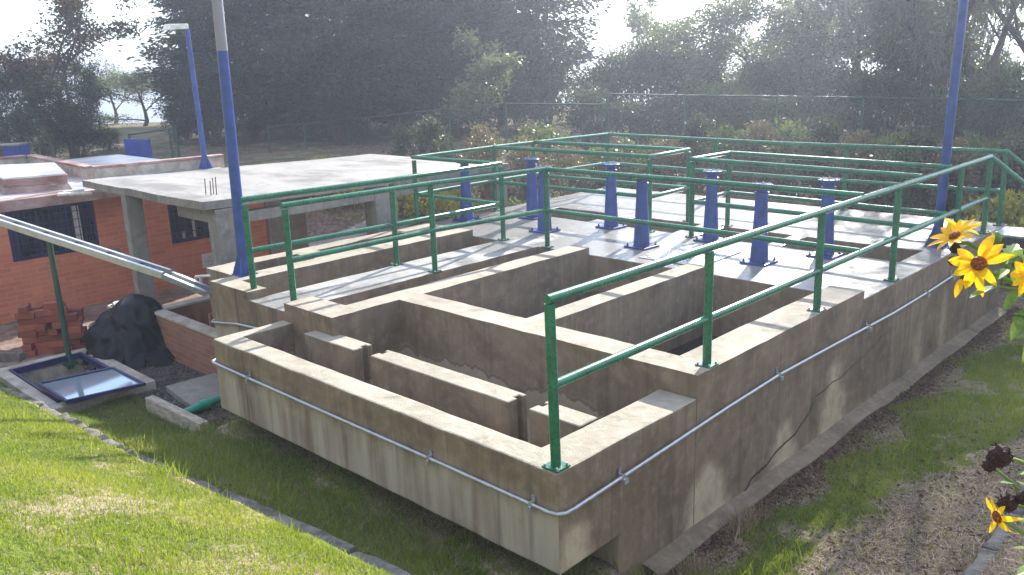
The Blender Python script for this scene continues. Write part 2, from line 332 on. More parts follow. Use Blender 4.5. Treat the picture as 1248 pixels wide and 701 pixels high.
# ------------------------------------------------------------------ mesh helpers
def link_mesh(name, verts, faces, mats, midx=None, parent=None, smooth=False, sharp=35):
    me = bpy.data.meshes.new(name)
    me.from_pydata([tuple(v) for v in verts], [], faces)
    for q in ([mats] if isinstance(mats, str) else mats): me.materials.append(MATS[q])
    if midx is not None: me.polygons.foreach_set('material_index', midx)
    if smooth:
        me.polygons.foreach_set('use_smooth', [True] * len(me.polygons))
        me.set_sharp_from_angle(angle=R_(sharp))
    me.validate(); me.update()
    o = bpy.data.objects.new(name, me); COL.objects.link(o)
    if parent: o.parent = parent
    return o
def frame_of(t):
    t = t.normalized(); a = Vector((0, 0, 1)) if abs(t.z) < 0.9 else Vector((1, 0, 0))
    u = t.cross(a).normalized(); return u, u.cross(t).normalized()
class MB:
    def __init__(s): s.v = []; s.f = []; s.m = []; s.mats = []
    def mi(s, name):
        if name not in s.mats: s.mats.append(name)
        return s.mats.index(name)
    def quad(s, pts, m):
        k = len(s.v); s.v += [Vector(p) for p in pts]; s.f.append(tuple(range(k, k + len(pts)))); s.m.append(s.mi(m)); return s
    def hexa(s, b, t, m, bev=0.0):
        """eight corners: bottom ring b, top ring t (counter-clockwise from above)"""
        if bev > 0:
            bm = bmesh.new(); vs = [bm.verts.new(p) for p in list(b) + list(t)]
            for f in ((3, 2, 1, 0), (4, 5, 6, 7), (0, 1, 5, 4), (1, 2, 6, 5), (2, 3, 7, 6), (3, 0, 4, 7)): bm.faces.new([vs[i] for i in f])
            bmesh.ops.bevel(bm, geom=bm.edges[:], offset=bev, segments=2, affect='EDGES', profile=0.6)
            s.addbm(bm, m); return s
        k = len(s.v); s.v += [Vector(p) for p in list(b) + list(t)]; i = s.mi(m)
        for f in ((3, 2, 1, 0), (4, 5, 6, 7), (0, 1, 5, 4), (1, 2, 6, 5), (2, 3, 7, 6), (3, 0, 4, 7)):
            s.f.append(tuple(k + q for q in f)); s.m.append(i)
        return s
    def box(s, x0, x1, y0, y1, z0, z1, m, bev=0.0):
        return s.hexa([(x0, y0, z0), (x1, y0, z0), (x1, y1, z0), (x0, y1, z0)], [(x0, y0, z1), (x1, y0, z1), (x1, y1, z1), (x0, y1, z1)], m, bev)
    def obox(s, c, ax, ay, az, m, bev=0.0):
        c = Vector(c); ax, ay, az = Vector(ax), Vector(ay), Vector(az)
        r = [c - ax - ay, c + ax - ay, c + ax + ay, c - ax + ay]
        return s.hexa([p - az for p in r], [p + az for p in r], m, bev)
    def addbm(s, bm, m):
        k = len(s.v); bm.verts.index_update(); s.v += [v.co.copy() for v in bm.verts]; i = s.mi(m)
        for f in bm.faces: s.f.append(tuple(k + v.index for v in f.verts)); s.m.append(i)
        bm.free()
    def tube(s, pts, r, m, n=10, cap=True):
        pts = [Vector(p) for p in pts]; rr = r if isinstance(r, (list, tuple)) else [r] * len(pts); i = s.mi(m); k = len(s.v)
        d0 = (pts[1] - pts[0]).normalized(); u, w_ = frame_of(d0)
        for j, p in enumerate(pts):
            a = (pts[j] - pts[j - 1]).normalized() if j else d0
            c = (pts[j + 1] - pts[j]).normalized() if j < len(pts) - 1 else a
            t = (a + c).normalized(); st = 1.0 / max(0.45, t.dot(a))
            if j: # transport frame
                q = prev.rotation_difference(a); u = q @ u; w_ = q @ w_
            # ring in the mitre plane
            for e in range(n):
                an = 2 * PI * e / n; off = (u * math.cos(an) + w_ * math.sin(an)) * rr[j]
                off = off - a * (off.dot(t) / max(0.3, a.dot(t)))
                s.v.append(p + off)
            prev = a
        for j in range(len(pts) - 1):
            for e in range(n):
                a_, b_ = k + j * n + e, k + j * n + (e + 1) % n
                s.f.append((a_, b_, b_ + n, a_ + n)); s.m.append(i)
        if cap:
            s.f.append(tuple(k + e for e in reversed(range(n)))); s.m.append(i)
            L = k + (len(pts) - 1) * n; s.f.append(tuple(L + e for e in range(n))); s.m.append(i)
        return s
    def lathe(s, c, prof, m, n=24):
        """prof: (radius, z) from bottom to top"""
        c = Vector(c); k = len(s.v); i = s.mi(m)
        for r, z in prof:
            for e in range(n):
                an = 2 * PI * e / n; s.v.append(c + Vector((r * math.cos(an), r * math.sin(an), z)))
        for j in range(len(prof) - 1):
            for e in range(n):
                a_, b_ = k + j * n + e, k + j * n + (e + 1) % n
                s.f.append((a_, b_, b_ + n, a_ + n)); s.m.append(i)
        s.f.append(tuple(k + e for e in reversed(range(n)))); s.m.append(i)
        L = k + (len(prof) - 1) * n; s.f.append(tuple(L + e for e in range(n))); s.m.append(i)
        return s
    def build(s, name, parent=None, smooth=False, sharp=35, jit=0):
        if jit:
            for v in s.v:
                v += Vector(mnoise.noise_vector(v * 9.0)) * jit
        return link_mesh(name, s.v, s.f, s.mats, s.m, parent, smooth, sharp)
def tag(o, label=None, cat=None, group=None, kind=None):
    if label: o['label'] = label
    if cat: o['category'] = cat
    if group: o['group'] = group
    if kind: o['kind'] = kind
    return o
def empty(name, loc, label, cat, group=None):
    o = bpy.data.objects.new(name, None); COL.objects.link(o); o.location = loc; o.empty_display_size = 0.2
    return tag(o, label, cat, group)
def part(mb, name, root, **kw):
    """world-space mesh made a child of root (root may be moved from the origin)"""
    off = Vector((0, 0, 0)); q = root
    while q is not None: off += Vector(q.location); q = q.parent
    for v in mb.v: v -= off
    return mb.build(name, root, **kw)
def copy_tree(o, parent=None):
    c = o.copy(); COL.objects.link(c)
    if parent: c.parent = parent
    for ch in list(o.children): copy_tree(ch, c)
    return c

# ================================================================== the concrete tank
ZB, ZC = 0.184, 0.0945
def cells(xs, ys, solid, mtop, mside, mat_of=None, edge=0.014, jit=0.0):
    """a plan of rectangular cells, solid(x, y) -> (bottom, top) or None; only the outer skin is made, edges worn"""
    mb = {}
    bm = bmesh.new(); V = {}; lay = bm.faces.layers.int.new('mi'); names = []
    def mi(n):
        if n not in names: names.append(n)
        return names.index(n)
    def vert(p):
        k = tuple(round(c, 5) for c in p)
        if k not in V: V[k] = bm.verts.new(k)
        return V[k]
    nx, ny = len(xs) - 1, len(ys) - 1
    S = [[solid((xs[i] + xs[i + 1]) / 2, (ys[j] + ys[j + 1]) / 2) for j in range(ny)] for i in range(nx)]
    zs = sorted({z for r in S for c in r if c for z in c})
    def face(pts, m):
        try: f = bm.faces.new([vert(p) for p in pts]); f[lay] = mi(m)
        except ValueError: pass
    def g(i, j): return S[i][j] if 0 <= i < nx and 0 <= j < ny else None
    for i in range(nx):
        for j in range(ny):
            c = S[i][j]
            if not c: continue
            x0, x1, y0, y1 = xs[i], xs[i + 1], ys[j], ys[j + 1]; b, t = c
            cx, cy = (x0 + x1) / 2, (y0 + y1) / 2
            face([(x0, y0, t), (x1, y0, t), (x1, y1, t), (x0, y1, t)], mtop(cx, cy, t))
            face([(x0, y1, b), (x1, y1, b), (x1, y0, b), (x0, y0, b)], 'concrete_inner')
            for (ni, nj, p0, p1) in ((i, j - 1, (x0, y0), (x1, y0)), (i + 1, j, (x1, y0), (x1, y1)), (i, j + 1, (x1, y1), (x0, y1)), (i - 1, j, (x0, y1), (x0, y0))):
                o = g(ni, nj)
                zz = [z for z in zs if b <= z <= t]
                for za, zb in zip(zz, zz[1:]):
                    if o and o[0] <= za and o[1] >= zb: continue
                    face([(*p0, za), (*p1, za), (*p1, zb), (*p0, zb)], mside((p0[0] + p1[0]) / 2, (p0[1] + p1[1]) / 2, (za + zb) / 2, ni - i, nj - j))
    return bm, names, lay
def cell_obj(name, root, bm, names, lay, edge=0.014, jit=0.004):
    bmesh.ops.recalc_face_normals(bm, faces=bm.faces[:])
    es = [e for e in bm.edges if len(e.link_faces) == 2 and e.calc_face_angle(0) > 0.5]
    for v in bm.verts: v.co += Vector(mnoise.noise_vector(v.co * 2.3)) * jit + Vector(mnoise.noise_vector(v.co * 11)) * jit * .8
    bmesh.ops.bevel(bm, geom=es, offset=edge, segments=2, affect='EDGES', profile=0.55, clamp_overlap=True)
    me = bpy.data.meshes.new(name); off = Vector(root.location)
    for v in bm.verts: v.co -= off
    idx = [f[lay] for f in bm.faces]
    bm.to_mesh(me); bm.free()
    for n in names: me.materials.append(MATS[n])
    me.polygons.foreach_set('material_index', idx); me.update()
    o = bpy.data.objects.new(name, me); COL.objects.link(o); o.parent = root
    return o
def dense(cuts, step=0.15):
    out = []
    for a, b in zip(cuts, cuts[1:]):
        n = max(1, round((b - a) / step)); out += [a + (b - a) * k / n for k in range(n)]
    return out + [cuts[-1]]

tank = empty('concrete_tank', (-2.2, 3.0, -1.15), 'big stained concrete treatment tank of open basins in the middle of the lawn', 'tank')
ZF = -0.715   # underside of the overhanging inlet channel
# --- inlet channel (lower, overhanging to the front)
def inlet(x, y):
    if not (-4.39 < x < 0 and 0 < y < 1.6): return None
    if x < -3.5 and y > 0.782: return None
    wall = x < -4.22 or x > -0.335 or y < 0.23
    bot = ZF if y < 0.65 else -1.35
    return (bot, 0.0) if wall else (bot, -0.62)
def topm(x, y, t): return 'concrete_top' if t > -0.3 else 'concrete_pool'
def sidem(x, y, z, dx, dy):
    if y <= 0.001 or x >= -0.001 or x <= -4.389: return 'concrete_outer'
    return 'concrete_pool'
bm, nm, ly = cells(dense([-4.39, -4.22, -3.5, -0.335, 0.0]), dense([0, 0.23, 0.65, 0.782, 1.6]), inlet, topm, sidem)
cell_obj('inlet_channel', tank, bm, nm, ly, 0.016, 0.006)
# --- body with basins
def body(x, y):
    if x < -5.9:   # narrow side flume on the left flank
        if not (1.09 < y < 4.62 and x > -6.58): return None
        if -6.33 < x and 1.31 < y < 2.2: return (-1.35, -0.35)
        if -6.33 < x and 2.5 < y < 3.9: return (-1.35, -0.35)
        return (-1.35, ZB - 0.004)
    if not (0.782 < y < 4.64): return None
    if y < 1.6 and x > -3.5: return None
    if x < -5.6: return (-1.35, ZB) if y > 0.782 else None
    if x < -5.07: return (-1.35, ZB) if y < 1.02 else (-1.35, -0.55)
    if x < -4.35:
        return (-1.35, ZC)
    if x < -3.77:
        return (-1.35, ZB) if y < 1.13 else (-1.35, -0.28)
    if x < -3.48: return (-1.35, ZB)
    if y < 1.9: return (-1.35, ZB)
    if x < -2.02: return (-1.35, -0.95)
    if x < -1.78: return (-1.35, ZB)
    if x < -0.355: return (-1.35, -1.0)
    return (-1.35, ZB)
def sideb(x, y, z, dx, dy):
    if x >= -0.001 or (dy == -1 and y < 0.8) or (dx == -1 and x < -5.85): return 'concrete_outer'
    if dy == -1 and y < 1.62 and x > -3.5: return 'concrete_pool'
    if x > -3.6 and x < -3.4 and y < 1.6: return 'concrete_pool'
    return 'concrete_inner'
bx = dense([-6.58, -6.33, -5.9, -5.6, -5.07, -4.35, -3.77, -3.5, -3.48, -2.02, -1.78, -0.355, 0])
by = dense([0.782, 1.02, 1.09, 1.13, 1.31, 1.6, 1.9, 2.2, 2.5, 3.9, 4.62, 4.64])
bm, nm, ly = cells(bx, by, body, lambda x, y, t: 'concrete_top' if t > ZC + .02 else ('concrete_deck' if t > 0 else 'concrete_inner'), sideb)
cell_obj('tank_body', tank, bm, nm, ly, 0.014, 0.005)
# --- rear deck with four openings
OPEN = [(-6.15, -4.95), (-4.55, -3.42), (-3.04, -2.0), (-1.8, -0.32)]
def deck(x, y):
    if not (4.64 < y < 9.45 and x > -6.92): return None
    if 6.41 < y < 7.16 and any(a < x < b for a, b in OPEN): return (-1.35, -0.75)
    return (-1.35, ZC)
dx_ = dense([-6.92] + [q for o_ in OPEN for q in o_] + [0.0]); dy_ = dense([4.64, 6.41, 7.16, 9.45])
bm, nm, ly = cells(dx_, dy_, deck, lambda x, y, t: 'concrete_deck' if t > 0 else 'concrete_inner',
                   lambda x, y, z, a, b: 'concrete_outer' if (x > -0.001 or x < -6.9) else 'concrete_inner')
cell_obj('deck_slab', tank, bm, nm, ly, 0.014, 0.005)
# --- baffle walls across the inlet basin, each with a stop-log slot at its ends
def baffle(x0, x1, slot_l, slot_r):
    y0, y1, t = 0.655, 0.865, 0.0
    bm = bmesh.new(); pts = []
    def notch(x, sgn):  # slot in the end face
        ym = (y0 + y1) / 2 + .03
        return [(x, ym - .03), (x + sgn * .045, ym - .03), (x + sgn * .045, ym + .03), (x, ym + .03)]
    ring = [(x0, y0), (x1, y0)] + (notch(x1, -1) if slot_r else []) + [(x1, y1), (x0, y1)] + (list(reversed(notch(x0, 1))) if slot_l else [])
    bot = [bm.verts.new((x, y, -0.6)) for x, y in ring]; top = [bm.verts.new((x, y, t)) for x, y in ring]
    bm.faces.new(list(reversed(bot))); ft = bm.faces.new(top); n = len(ring)
    for k in range(n): bm.faces.new([bot[k], bot[(k + 1) % n], top[(k + 1) % n], top[k]])
    bmesh.ops.subdivide_edges(bm, edges=[e for e in bm.edges if e.calc_length() > 0.5], cuts=6, use_grid_fill=True)
    for v in bm.verts: v.co += Vector(mnoise.noise_vector(v.co * 4)) * 0.005
    bmesh.ops.bevel(bm, geom=[e for e in bm.edges if len(e.link_faces) == 2 and e.calc_face_angle(0) > 0.6], offset=0.007, segments=1, affect='EDGES')
    bmesh.ops.recalc_face_normals(bm, faces=bm.faces[:])
    me = bpy.data.meshes.new('baffle_wall')
    for f in bm.faces: f.material_index = 0 if f.normal.z > 0.3 else 1
    for v in bm.verts: v.co -= Vector(tank.location)
    bm.to_mesh(me); bm.free(); me.materials.append(MATS['concrete_top']); me.materials.append(MATS['concrete_pool'])
    o = bpy.data.objects.new('baffle_wall', me); COL.objects.link(o); o.parent = tank
baffle(-3.82, -3.015, False, True); baffle(-2.77, -1.06, True, True); baffle(-0.845, -0.36, True, False)
# footing lip along the long side, water in the basins, rubble in the deep one
mb = MB(); n = 22
for k in range(n):
    y0 = 0.9 + k * 0.385; y1 = y0 + .385; w0, w1 = (0.155 + 0.06 * mnoise.noise(Vector((y, 0, 3))) for y in (y0, y1))
    for a, b in ((-.02, .05), (.05, .1), (.1, None)):
        a0 = a1 = a; b0, b1 = (b, b) if b else (w0, w1); f_ = lambda x: -1.06 - .25 * max(0, x)
        q = [(a0, y0, f_(a0)), (b0, y0, f_(b0)), (b1, y1, f_(b1)), (a1, y1, f_(a1))]
        mb.quad(q, 'concrete_inner')
        if b is None: mb.quad([(w0, y0, -1.4), (w1, y1, -1.4), (w1, y1, f_(w1)), (w0, y0, f_(w0))], 'concrete_inner')
part(mb, 'footing', tank, jit=0.02)
for a in ((-1.781, -0.354, 1.899, 4.641, -0.62), (-3.481, -2.019, 1.899, 4.641, -0.74)):
    mb = MB(); mb.quad([(a[0], a[2], a[4]), (a[1], a[2], a[4]), (a[1], a[3], a[4]), (a[0], a[3], a[4])], 'dark_water'); part(mb, 'basin_water', tank)
# crack down the long face
mb = MB(); cp = [(2.35, -1.08), (2.52, -.99), (2.7, -.98), (2.95, -.90), (3.25, -.86), (3.42, -.80), (3.6, -.69), (3.63, -.62), (3.9, -.60), (4.3, -.57), (4.75, -.52), (5.1, -.44), (5.6, -.40)]
cc = []
for (a, b), (c, d) in zip(cp, cp[1:]):
    for k in range(4): cc.append((a + (c - a) * k / 4 + rng.normal() * .006, b + (d - b) * k / 4 + rng.normal() * .01))
for k, ((a, b), (c, d)) in enumerate(zip(cc, cc[1:])):
    w0 = 0.0075 * (1 - k / len(cc)) + .002
    mb.quad([(0.008, a, b - w0), (0.008, c, d - w0), (0.008, c, d + w0), (0.008, a, b + w0)], 'black_iron')
part(mb, 'wall_crack', tank)

# ================================================================== railings
RR, RP = 0.0305, 0.034
def new_part(mb, name, root, **kw): return part(mb, name, root, smooth=True, **kw)
def rail(root, name, pts, r=RR):
    return new_part(MB().tube(pts, r, 'green_paint', 12), name, root)
def post(root, x, y, z0, z1, plate=0.13, lean=(0, 0)):
    o = new_part(MB().tube([(x, y, z0), (x + lean[0], y + lean[1], z1)], RP, 'green_paint', 12), 'post', root)
    pb = MB().box(x - plate / 2, x + plate / 2, y - plate / 2, y + plate / 2, z0 - .004, z0 + .008, 'green_paint')
    for a, b in ((-1, -1), (1, -1), (1, 1), (-1, 1)):
        pb.lathe((x + a * plate * .38, y + b * plate * .38, z0 + .004), [(.009, 0), (.009, .016), (.005, .02)], 'galvanised_old', 6)
    part(pb, 'base_plate', o)
    return o
T, ML = 1.105, 0.575
# right: from the near corner to the stairs
ra = empty('guard_railing', (-.07, 0.07, 0), 'long green railing down the right edge of the tank to the metal stair', 'railing', 'green railings on the tank')
for y, z0, ln in ((0.07, 0.004, (-.02, -.005)), (1.842, ZB, (0, 0)), (3.7285, ZB, (0, 0)), (5.52, ZC, (0, 0)), (7.5, ZC, (0, 0)), (8.62, ZC, (0, 0))):
    post(ra, -.07, y, z0 + .004, T - .03, 0.13, ln)
rail(ra, 'top_rail', [(-.09, 0.045, T), (-.07, 1.85, T + .004), (-.07, 3.7, T - .004), (-.07, 8.62, T - .01), (.95, 8.62, 0.31)])
rail(ra, 'middle_rail', [(-.085, 0.08, 0.55), (-.07, 3.7, 0.558), (-.07, 8.6, 0.562)])
# walkway, inner railing and the barrier across the deck
rb = empty('guard_railing', (-4.38, 0.93, ZC), 'green railing along the walkway that turns across before the blue stands', 'railing', 'green railings on the tank')
for x, y, z0 in ((-4.395, 0.93, ZC), (-4.39, 2.86, ZC), (-4.2, 4.66, ZC)): post(rb, x, y, z0 + .004, T + .02, .12)
rail(rb, 'top_rail', [(-4.40, 0.90, 1.165), (-4.38, 2.86, 1.15), (-4.19, 4.64, 1.13), (-2.1, 4.63, 1.135), (-.07, 4.62, 1.125)])
rail(rb, 'middle_rail', [(-4.39, 0.93, .60), (-4.37, 2.86, .60), (-4.2, 4.65, .59), (-2.1, 4.64, .59), (-.07, 4.62, .575)])
# walkway, outer railing with its jog, left edge and back edge
rc = empty('guard_railing', (-5.14, 0.92, ZC), 'green railing from the walkway round the left and back edges of the deck', 'railing', 'green railings on the tank')
for x, y in ((-5.17, .92), (-5.06, 2.82), (-5.03, 4.68), (-6.76, 4.6), (-6.79, 6.3), (-6.79, 7.25), (-6.79, 9.3), (-4.516, 9.33), (-2.261, 9.33), (-.07, 9.3)): post(rc, x, y, ZC + .004, T, .12)
rail(rc, 'top_rail', [(-5.18, .89, 1.16), (-5.06, 2.82, 1.15), (-5.03, 4.65, 1.15), (-6.79, 4.62, 1.15), (-6.8, 6.3, 1.145), (-6.79, 9.32, 1.105), (-3.3, 9.33, 1.07), (-.07, 9.31, 1.095), (.95, 9.31, .31)])
rail(rc, 'middle_rail', [(-5.17, .92, .60), (-5.06, 2.82, .60), (-5.03, 4.66, .60), (-6.78, 4.62, .60), (-6.79, 6.3, .60), (-6.79, 9.31, .57), (-3.3, 9.33, .54), (-.09, 9.3, .56)])
# two bays round the rear openings
rd = empty('guard_railing', (-3.7, 6.27, ZC), 'green railing bay round the rear openings left of the passage', 'railing', 'green railings on the tank')
for y in (6.27, 7.26): post(rd, -3.71, y, ZC + .004, T + .01, .12)
rail(rd, 'top_rail', [(-6.8, 6.30, 1.145), (-3.71, 6.26, 1.15), (-3.71, 7.25, 1.15), (-6.79, 7.28, 1.14)])
rail(rd, 'middle_rail', [(-6.79, 6.30, .58), (-3.71, 6.27, .59), (-3.71, 7.25, .59), (-6.79, 7.28, .58)])
re_ = empty('guard_railing', (-3.04, 6.28, ZC), 'green railing bay round the rear openings right of the passage, joining the long right railing', 'railing', 'green railings on the tank')
for y in (6.29, 7.23): post(re_, -3.035, y, ZC + .004, T + .01, .12)
rail(re_, 'top_rail', [(-.07, 6.18, 1.125), (-3.04, 6.28, 1.15), (-3.03, 7.23, 1.14), (-.07, 7.13, 1.12)])
rail(re_, 'middle_rail', [(-.07, 6.2, .57), (-3.035, 6.29, .58), (-3.03, 7.23, .58), (-.07, 7.15, .565)])

# ================================================================== blue valve stands
def make_stand():
    t = empty('valve_stand', (0, 0, 0), '', 'valve stand', 'blue valve stands on the deck')
    new_part(MB().lathe((0, 0, 0), [(.108, .02), (.104, .06), (.075, .62), (.071, .80), (.071, .815), (.085, .82), (.085, .838), (.066, .845), (.064, .90)], 'blue_paint', 28), 'column', t, sharp=25)
    b = part(MB().box(-.165, .165, -.165, .165, 0.002, .024, 'blue_paint', .004), 'base_plate', t)
    for a, c in ((-1, -1), (1, -1), (1, 1), (-1, 1)):
        part(MB().lathe((a * .128, c * .128, .022), [(.019, 0), (.019, .014), (.010, .016), (.010, .036)], 'black_iron', 6), 'anchor_bolt', b)
    f = MB()
    f.lathe((0, 0, .895), [(.070, 0), (.122, .004), (.124, .012), (.124, .026), (.118, .03), (.085, .031), (.082, .022)], 'blue_paint', 28)
    fo = new_part(f, 'top_flange', t, sharp=25)
    for k in range(8):
        an = 2 * PI * (k + .5) / 8
        part(MB().lathe((.103 * math.cos(an), .103 * math.sin(an), .92), [(.009, 0), (.009, .018), (.006, .02)], 'galvanised_old', 6), 'flange_bolt', fo)
    return t
stands = [((-1.584, 5.466), 'blue tapered valve stand in the front row, closest to the right hand railing'),
          ((-3.212, 5.39), 'blue tapered valve stand standing just behind the chequer plate hatch'),
          ((-4.963, 5.465), 'blue tapered valve stand right behind the post where the walkway railing turns'),
          ((-6.58, 5.45), 'blue tapered valve stand furthest left, at the left edge of the deck'),
          ((-1.127, 6.219), 'blue tapered valve stand in the back row, closest to the right hand railing'),
          ((-2.709, 6.244), 'blue tapered valve stand in the right railing bay beside its corner post'),
          ((-4.36, 6.244), 'blue tapered valve stand in the back row in front of the left railing bay'),
          ((-5.85, 6.18), 'blue tapered valve stand in the back row, half hidden behind a front row stand')]
s0 = make_stand()
for k, ((x, y), lb) in enumerate(stands):
    o = s0 if k == 0 else copy_tree(s0)
    o.location = (x, y, ZC); o.rotation_euler = (0, 0, random.uniform(-.05, .05)); o['label'] = lb

# hatch cover, floor-level
mb = MB().hexa([(-2.87, 4.84, ZC + .002), (-2.0, 4.86, ZC + .002), (-2.02, 5.83, ZC + .002), (-2.9, 5.8, ZC + .002)], [(-2.87, 4.84, ZC + .012), (-2.0, 4.86, ZC + .012), (-2.02, 5.83, ZC + .012), (-2.9, 5.8, ZC + .012)], 'chequer_plate')
for i in range(11):
    for j in range(12):
        x, y = -2.82 + i * .075, 4.9 + j * .075; sgn = 1 if (i + j) % 2 else -1
        mb.obox((x, y, ZC + .013), (.02, .02 * sgn, 0), (-.005 * sgn, .005, 0), (0, 0, .0022), 'chequer_plate')
h = empty('hatch_cover', (-2.45, 5.33, ZC), 'flat grey chequer plate hatch cover lying on the wet deck', 'hatch')
part(mb, 'cover_plate', h)
mb = MB().tube([(-2.5, 4.95, ZC + .012), (-2.5, 4.95, ZC + .035), (-2.38, 4.95, ZC + .035), (-2.38, 4.95, ZC + .012)], .006, 'galvanised_old', 8); part(mb, 'handle', h, smooth=True)

# landing of the stairs at the far right corner
st = empty('metal_stair', (.3, 9.0, -1.1), 'grey metal stair landing off the far right corner of the tank', 'stair')
part(MB().box(.02, .75, 8.66, 9.28, ZC - .03, ZC + .0, 'galvanised', .004), 'landing', st)
for k in range(1, 5):
    part(MB().box(.75 + (k - 1) * .27, 1.0 + (k - 1) * .27, 8.66, 9.28, ZC - .03 - k * .23, ZC - k * .23, 'galvanised', .004), 'step', st)
for y in (8.63, 9.31):
    mb = MB(); mb.hexa([(.02, y - .02, -.12), (.75, y - .02, -.14), (.75, y + .02, -.14), (.02, y + .02, -.12)], [(.02, y - .02, .06), (.75, y - .02, .05), (.75, y + .02, .05), (.02, y + .02, .06)], 'black_iron')
    mb.hexa([(.75, y - .02, -.14), (1.9, y - .02, -1.16), (1.9, y + .02, -1.16), (.75, y + .02, -.14)], [(.75, y - .02, .05), (1.9, y - .02, -.98), (1.9, y + .02, -.98), (.75, y + .02, .05)], 'black_iron')
    part(mb, 'stringer', st)

# ================================================================== poles
def flared_pole(root, x, y, z0, h, r0, r1, m, lean=(0, 0), base=.26, split=None):
    p = Vector((x, y, z0)); tp = p + Vector((lean[0], lean[1], h))
    if split:
        q = p.lerp(tp, split)
        new_part(MB().tube([p + Vector((0, 0, .01)), q], [r0, r0 + (r1 - r0) * split], m, 16), 'shaft', root)
        new_part(MB().tube([q, tp], [r0 + (r1 - r0) * split, r1], 'grey_pole', 16), 'upper_shaft', root)
    else: new_part(MB().tube([p + Vector((0, 0, .01)), tp], [r0, r1], m, 16), 'shaft', root)
    part(MB().box(x - base / 2, x + base / 2, y - base / 2, y + base / 2, z0 + .001, z0 + .014, m, .003), 'base_plate', root)
    for k in range(4):
        an = PI / 4 + k * PI / 2; d = Vector((math.cos(an), math.sin(an), 0)); n_ = Vector((-d.y, d.x, 0)) * .005
        a, b, c = p + d * r0 * .9, p + d * base * .6, p + d * r0 * .9
        mb = MB(); g = [a + Vector((0, 0, .014)), b + Vector((0, 0, .014)), b + Vector((0, 0, .03)), c + Vector((0, 0, .24))]
        mb.quad([q + n_ for q in g], m); mb.quad([q - n_ for q in reversed(g)], m)
        for i in range(4): mb.quad([g[i] - n_, g[(i + 1) % 4] - n_, g[(i + 1) % 4] + n_, g[i] + n_], m)
        part(mb, 'gusset', root)
pl = empty('blue_pole', (-5.87, 1.2, ZB), 'tall blue pole with a grey upper length on the front left corner of the tank', 'pole')
flared_pole(pl, -5.86, 1.2, ZB - .002, 4.2, .064, .056, 'blue_paint', (.03, .05), .22, .6)
pr_ = empty('blue_pole', (-.278, 7.497, ZC), 'tall blue pole rising behind the long right hand railing', 'pole')
flared_pole(pr_, -.278, 7.497, ZC - .002, 4.6, .056, .046, 'blue_paint', (.1, -.06), .24)

# ================================================================== conduit
co = empty('electrical_conduit', (0, 0, -.26), 'grey galvanised conduit running round the front and long right face of the tank', 'conduit')
cz = lambda y: -.272 + .03 * min(1, y / 3) + (.012 if 2.2 < y < 3.4 else 0)
pts = [(-4.44, .35, -.235), (-4.438, .08, -.228), (-4.41, -.015, -.228), (-4.36, -.032, -.229), (-2.6, -.032, -.243), (-1.2, -.032, -.25), (-.12, -.032, -.262), (-.05, -.028, -.266), (.0, -.01, -.27), (.03, .04, -.272), (.034, .12, -.272)]
pts += [(.032, y, z) for y, z in ((1.0, -.235), (2.0, -.19), (2.84, -.165), (4.0, -.185), (5.37, -.215), (6.4, -.205), (7.3, -.18), (8.1, -.14))]
new_part(MB().tube(pts, .0135, 'galvanised', 10), 'pipe', co)
def clip(x, y, z, ax):
    mb = MB()
    if ax == 'x':
        mb.box(x - .012, x + .012, -.050, -.004, z - .02, z + .02, 'galvanised', .003); mb.box(x - .014, x + .014, -.012, -.003, z + .015, z + .055, 'galvanised_old'); mb.box(x - .012, x + .012, -.056, -.03, z - .045, z - .012, 'galvanised')
    else:
        mb.box(.004, .050, y - .012, y + .012, z - .02, z + .02, 'galvanised', .003); mb.box(.003, .012, y - .014, y + .014, z + .015, z + .06, 'galvanised_old'); mb.box(.03, .06, y - .012, y + .035, z - .048, z - .014, 'galvanised')
    part(mb, 'pipe_clip', co)
for x, z in ((-3.72, -.234), (-1.2, -.25), (-.2, -.261)): clip(x, 0, z, 'x')
for y, z in ((.63, -.25), (2.84, -.165), (4.72, -.2), (6.35, -.206), (7.2, -.183)): clip(0, y, z, 'y')
c2 = empty('electrical_conduit', (-5.9, .75, -.3), 'short grey conduit round the left front corner of the tank above the brick pit', 'conduit')
new_part(MB().tube([(-5.94, 1.0, -.27), (-5.94, .82, -.29), (-5.93, .765, -.30), (-5.88, .748, -.298), (-5.3, .748, -.21), (-4.75, .748, -.17), (-4.5, .748, -.16)], .014, 'galvanised', 10), 'pipe', c2)

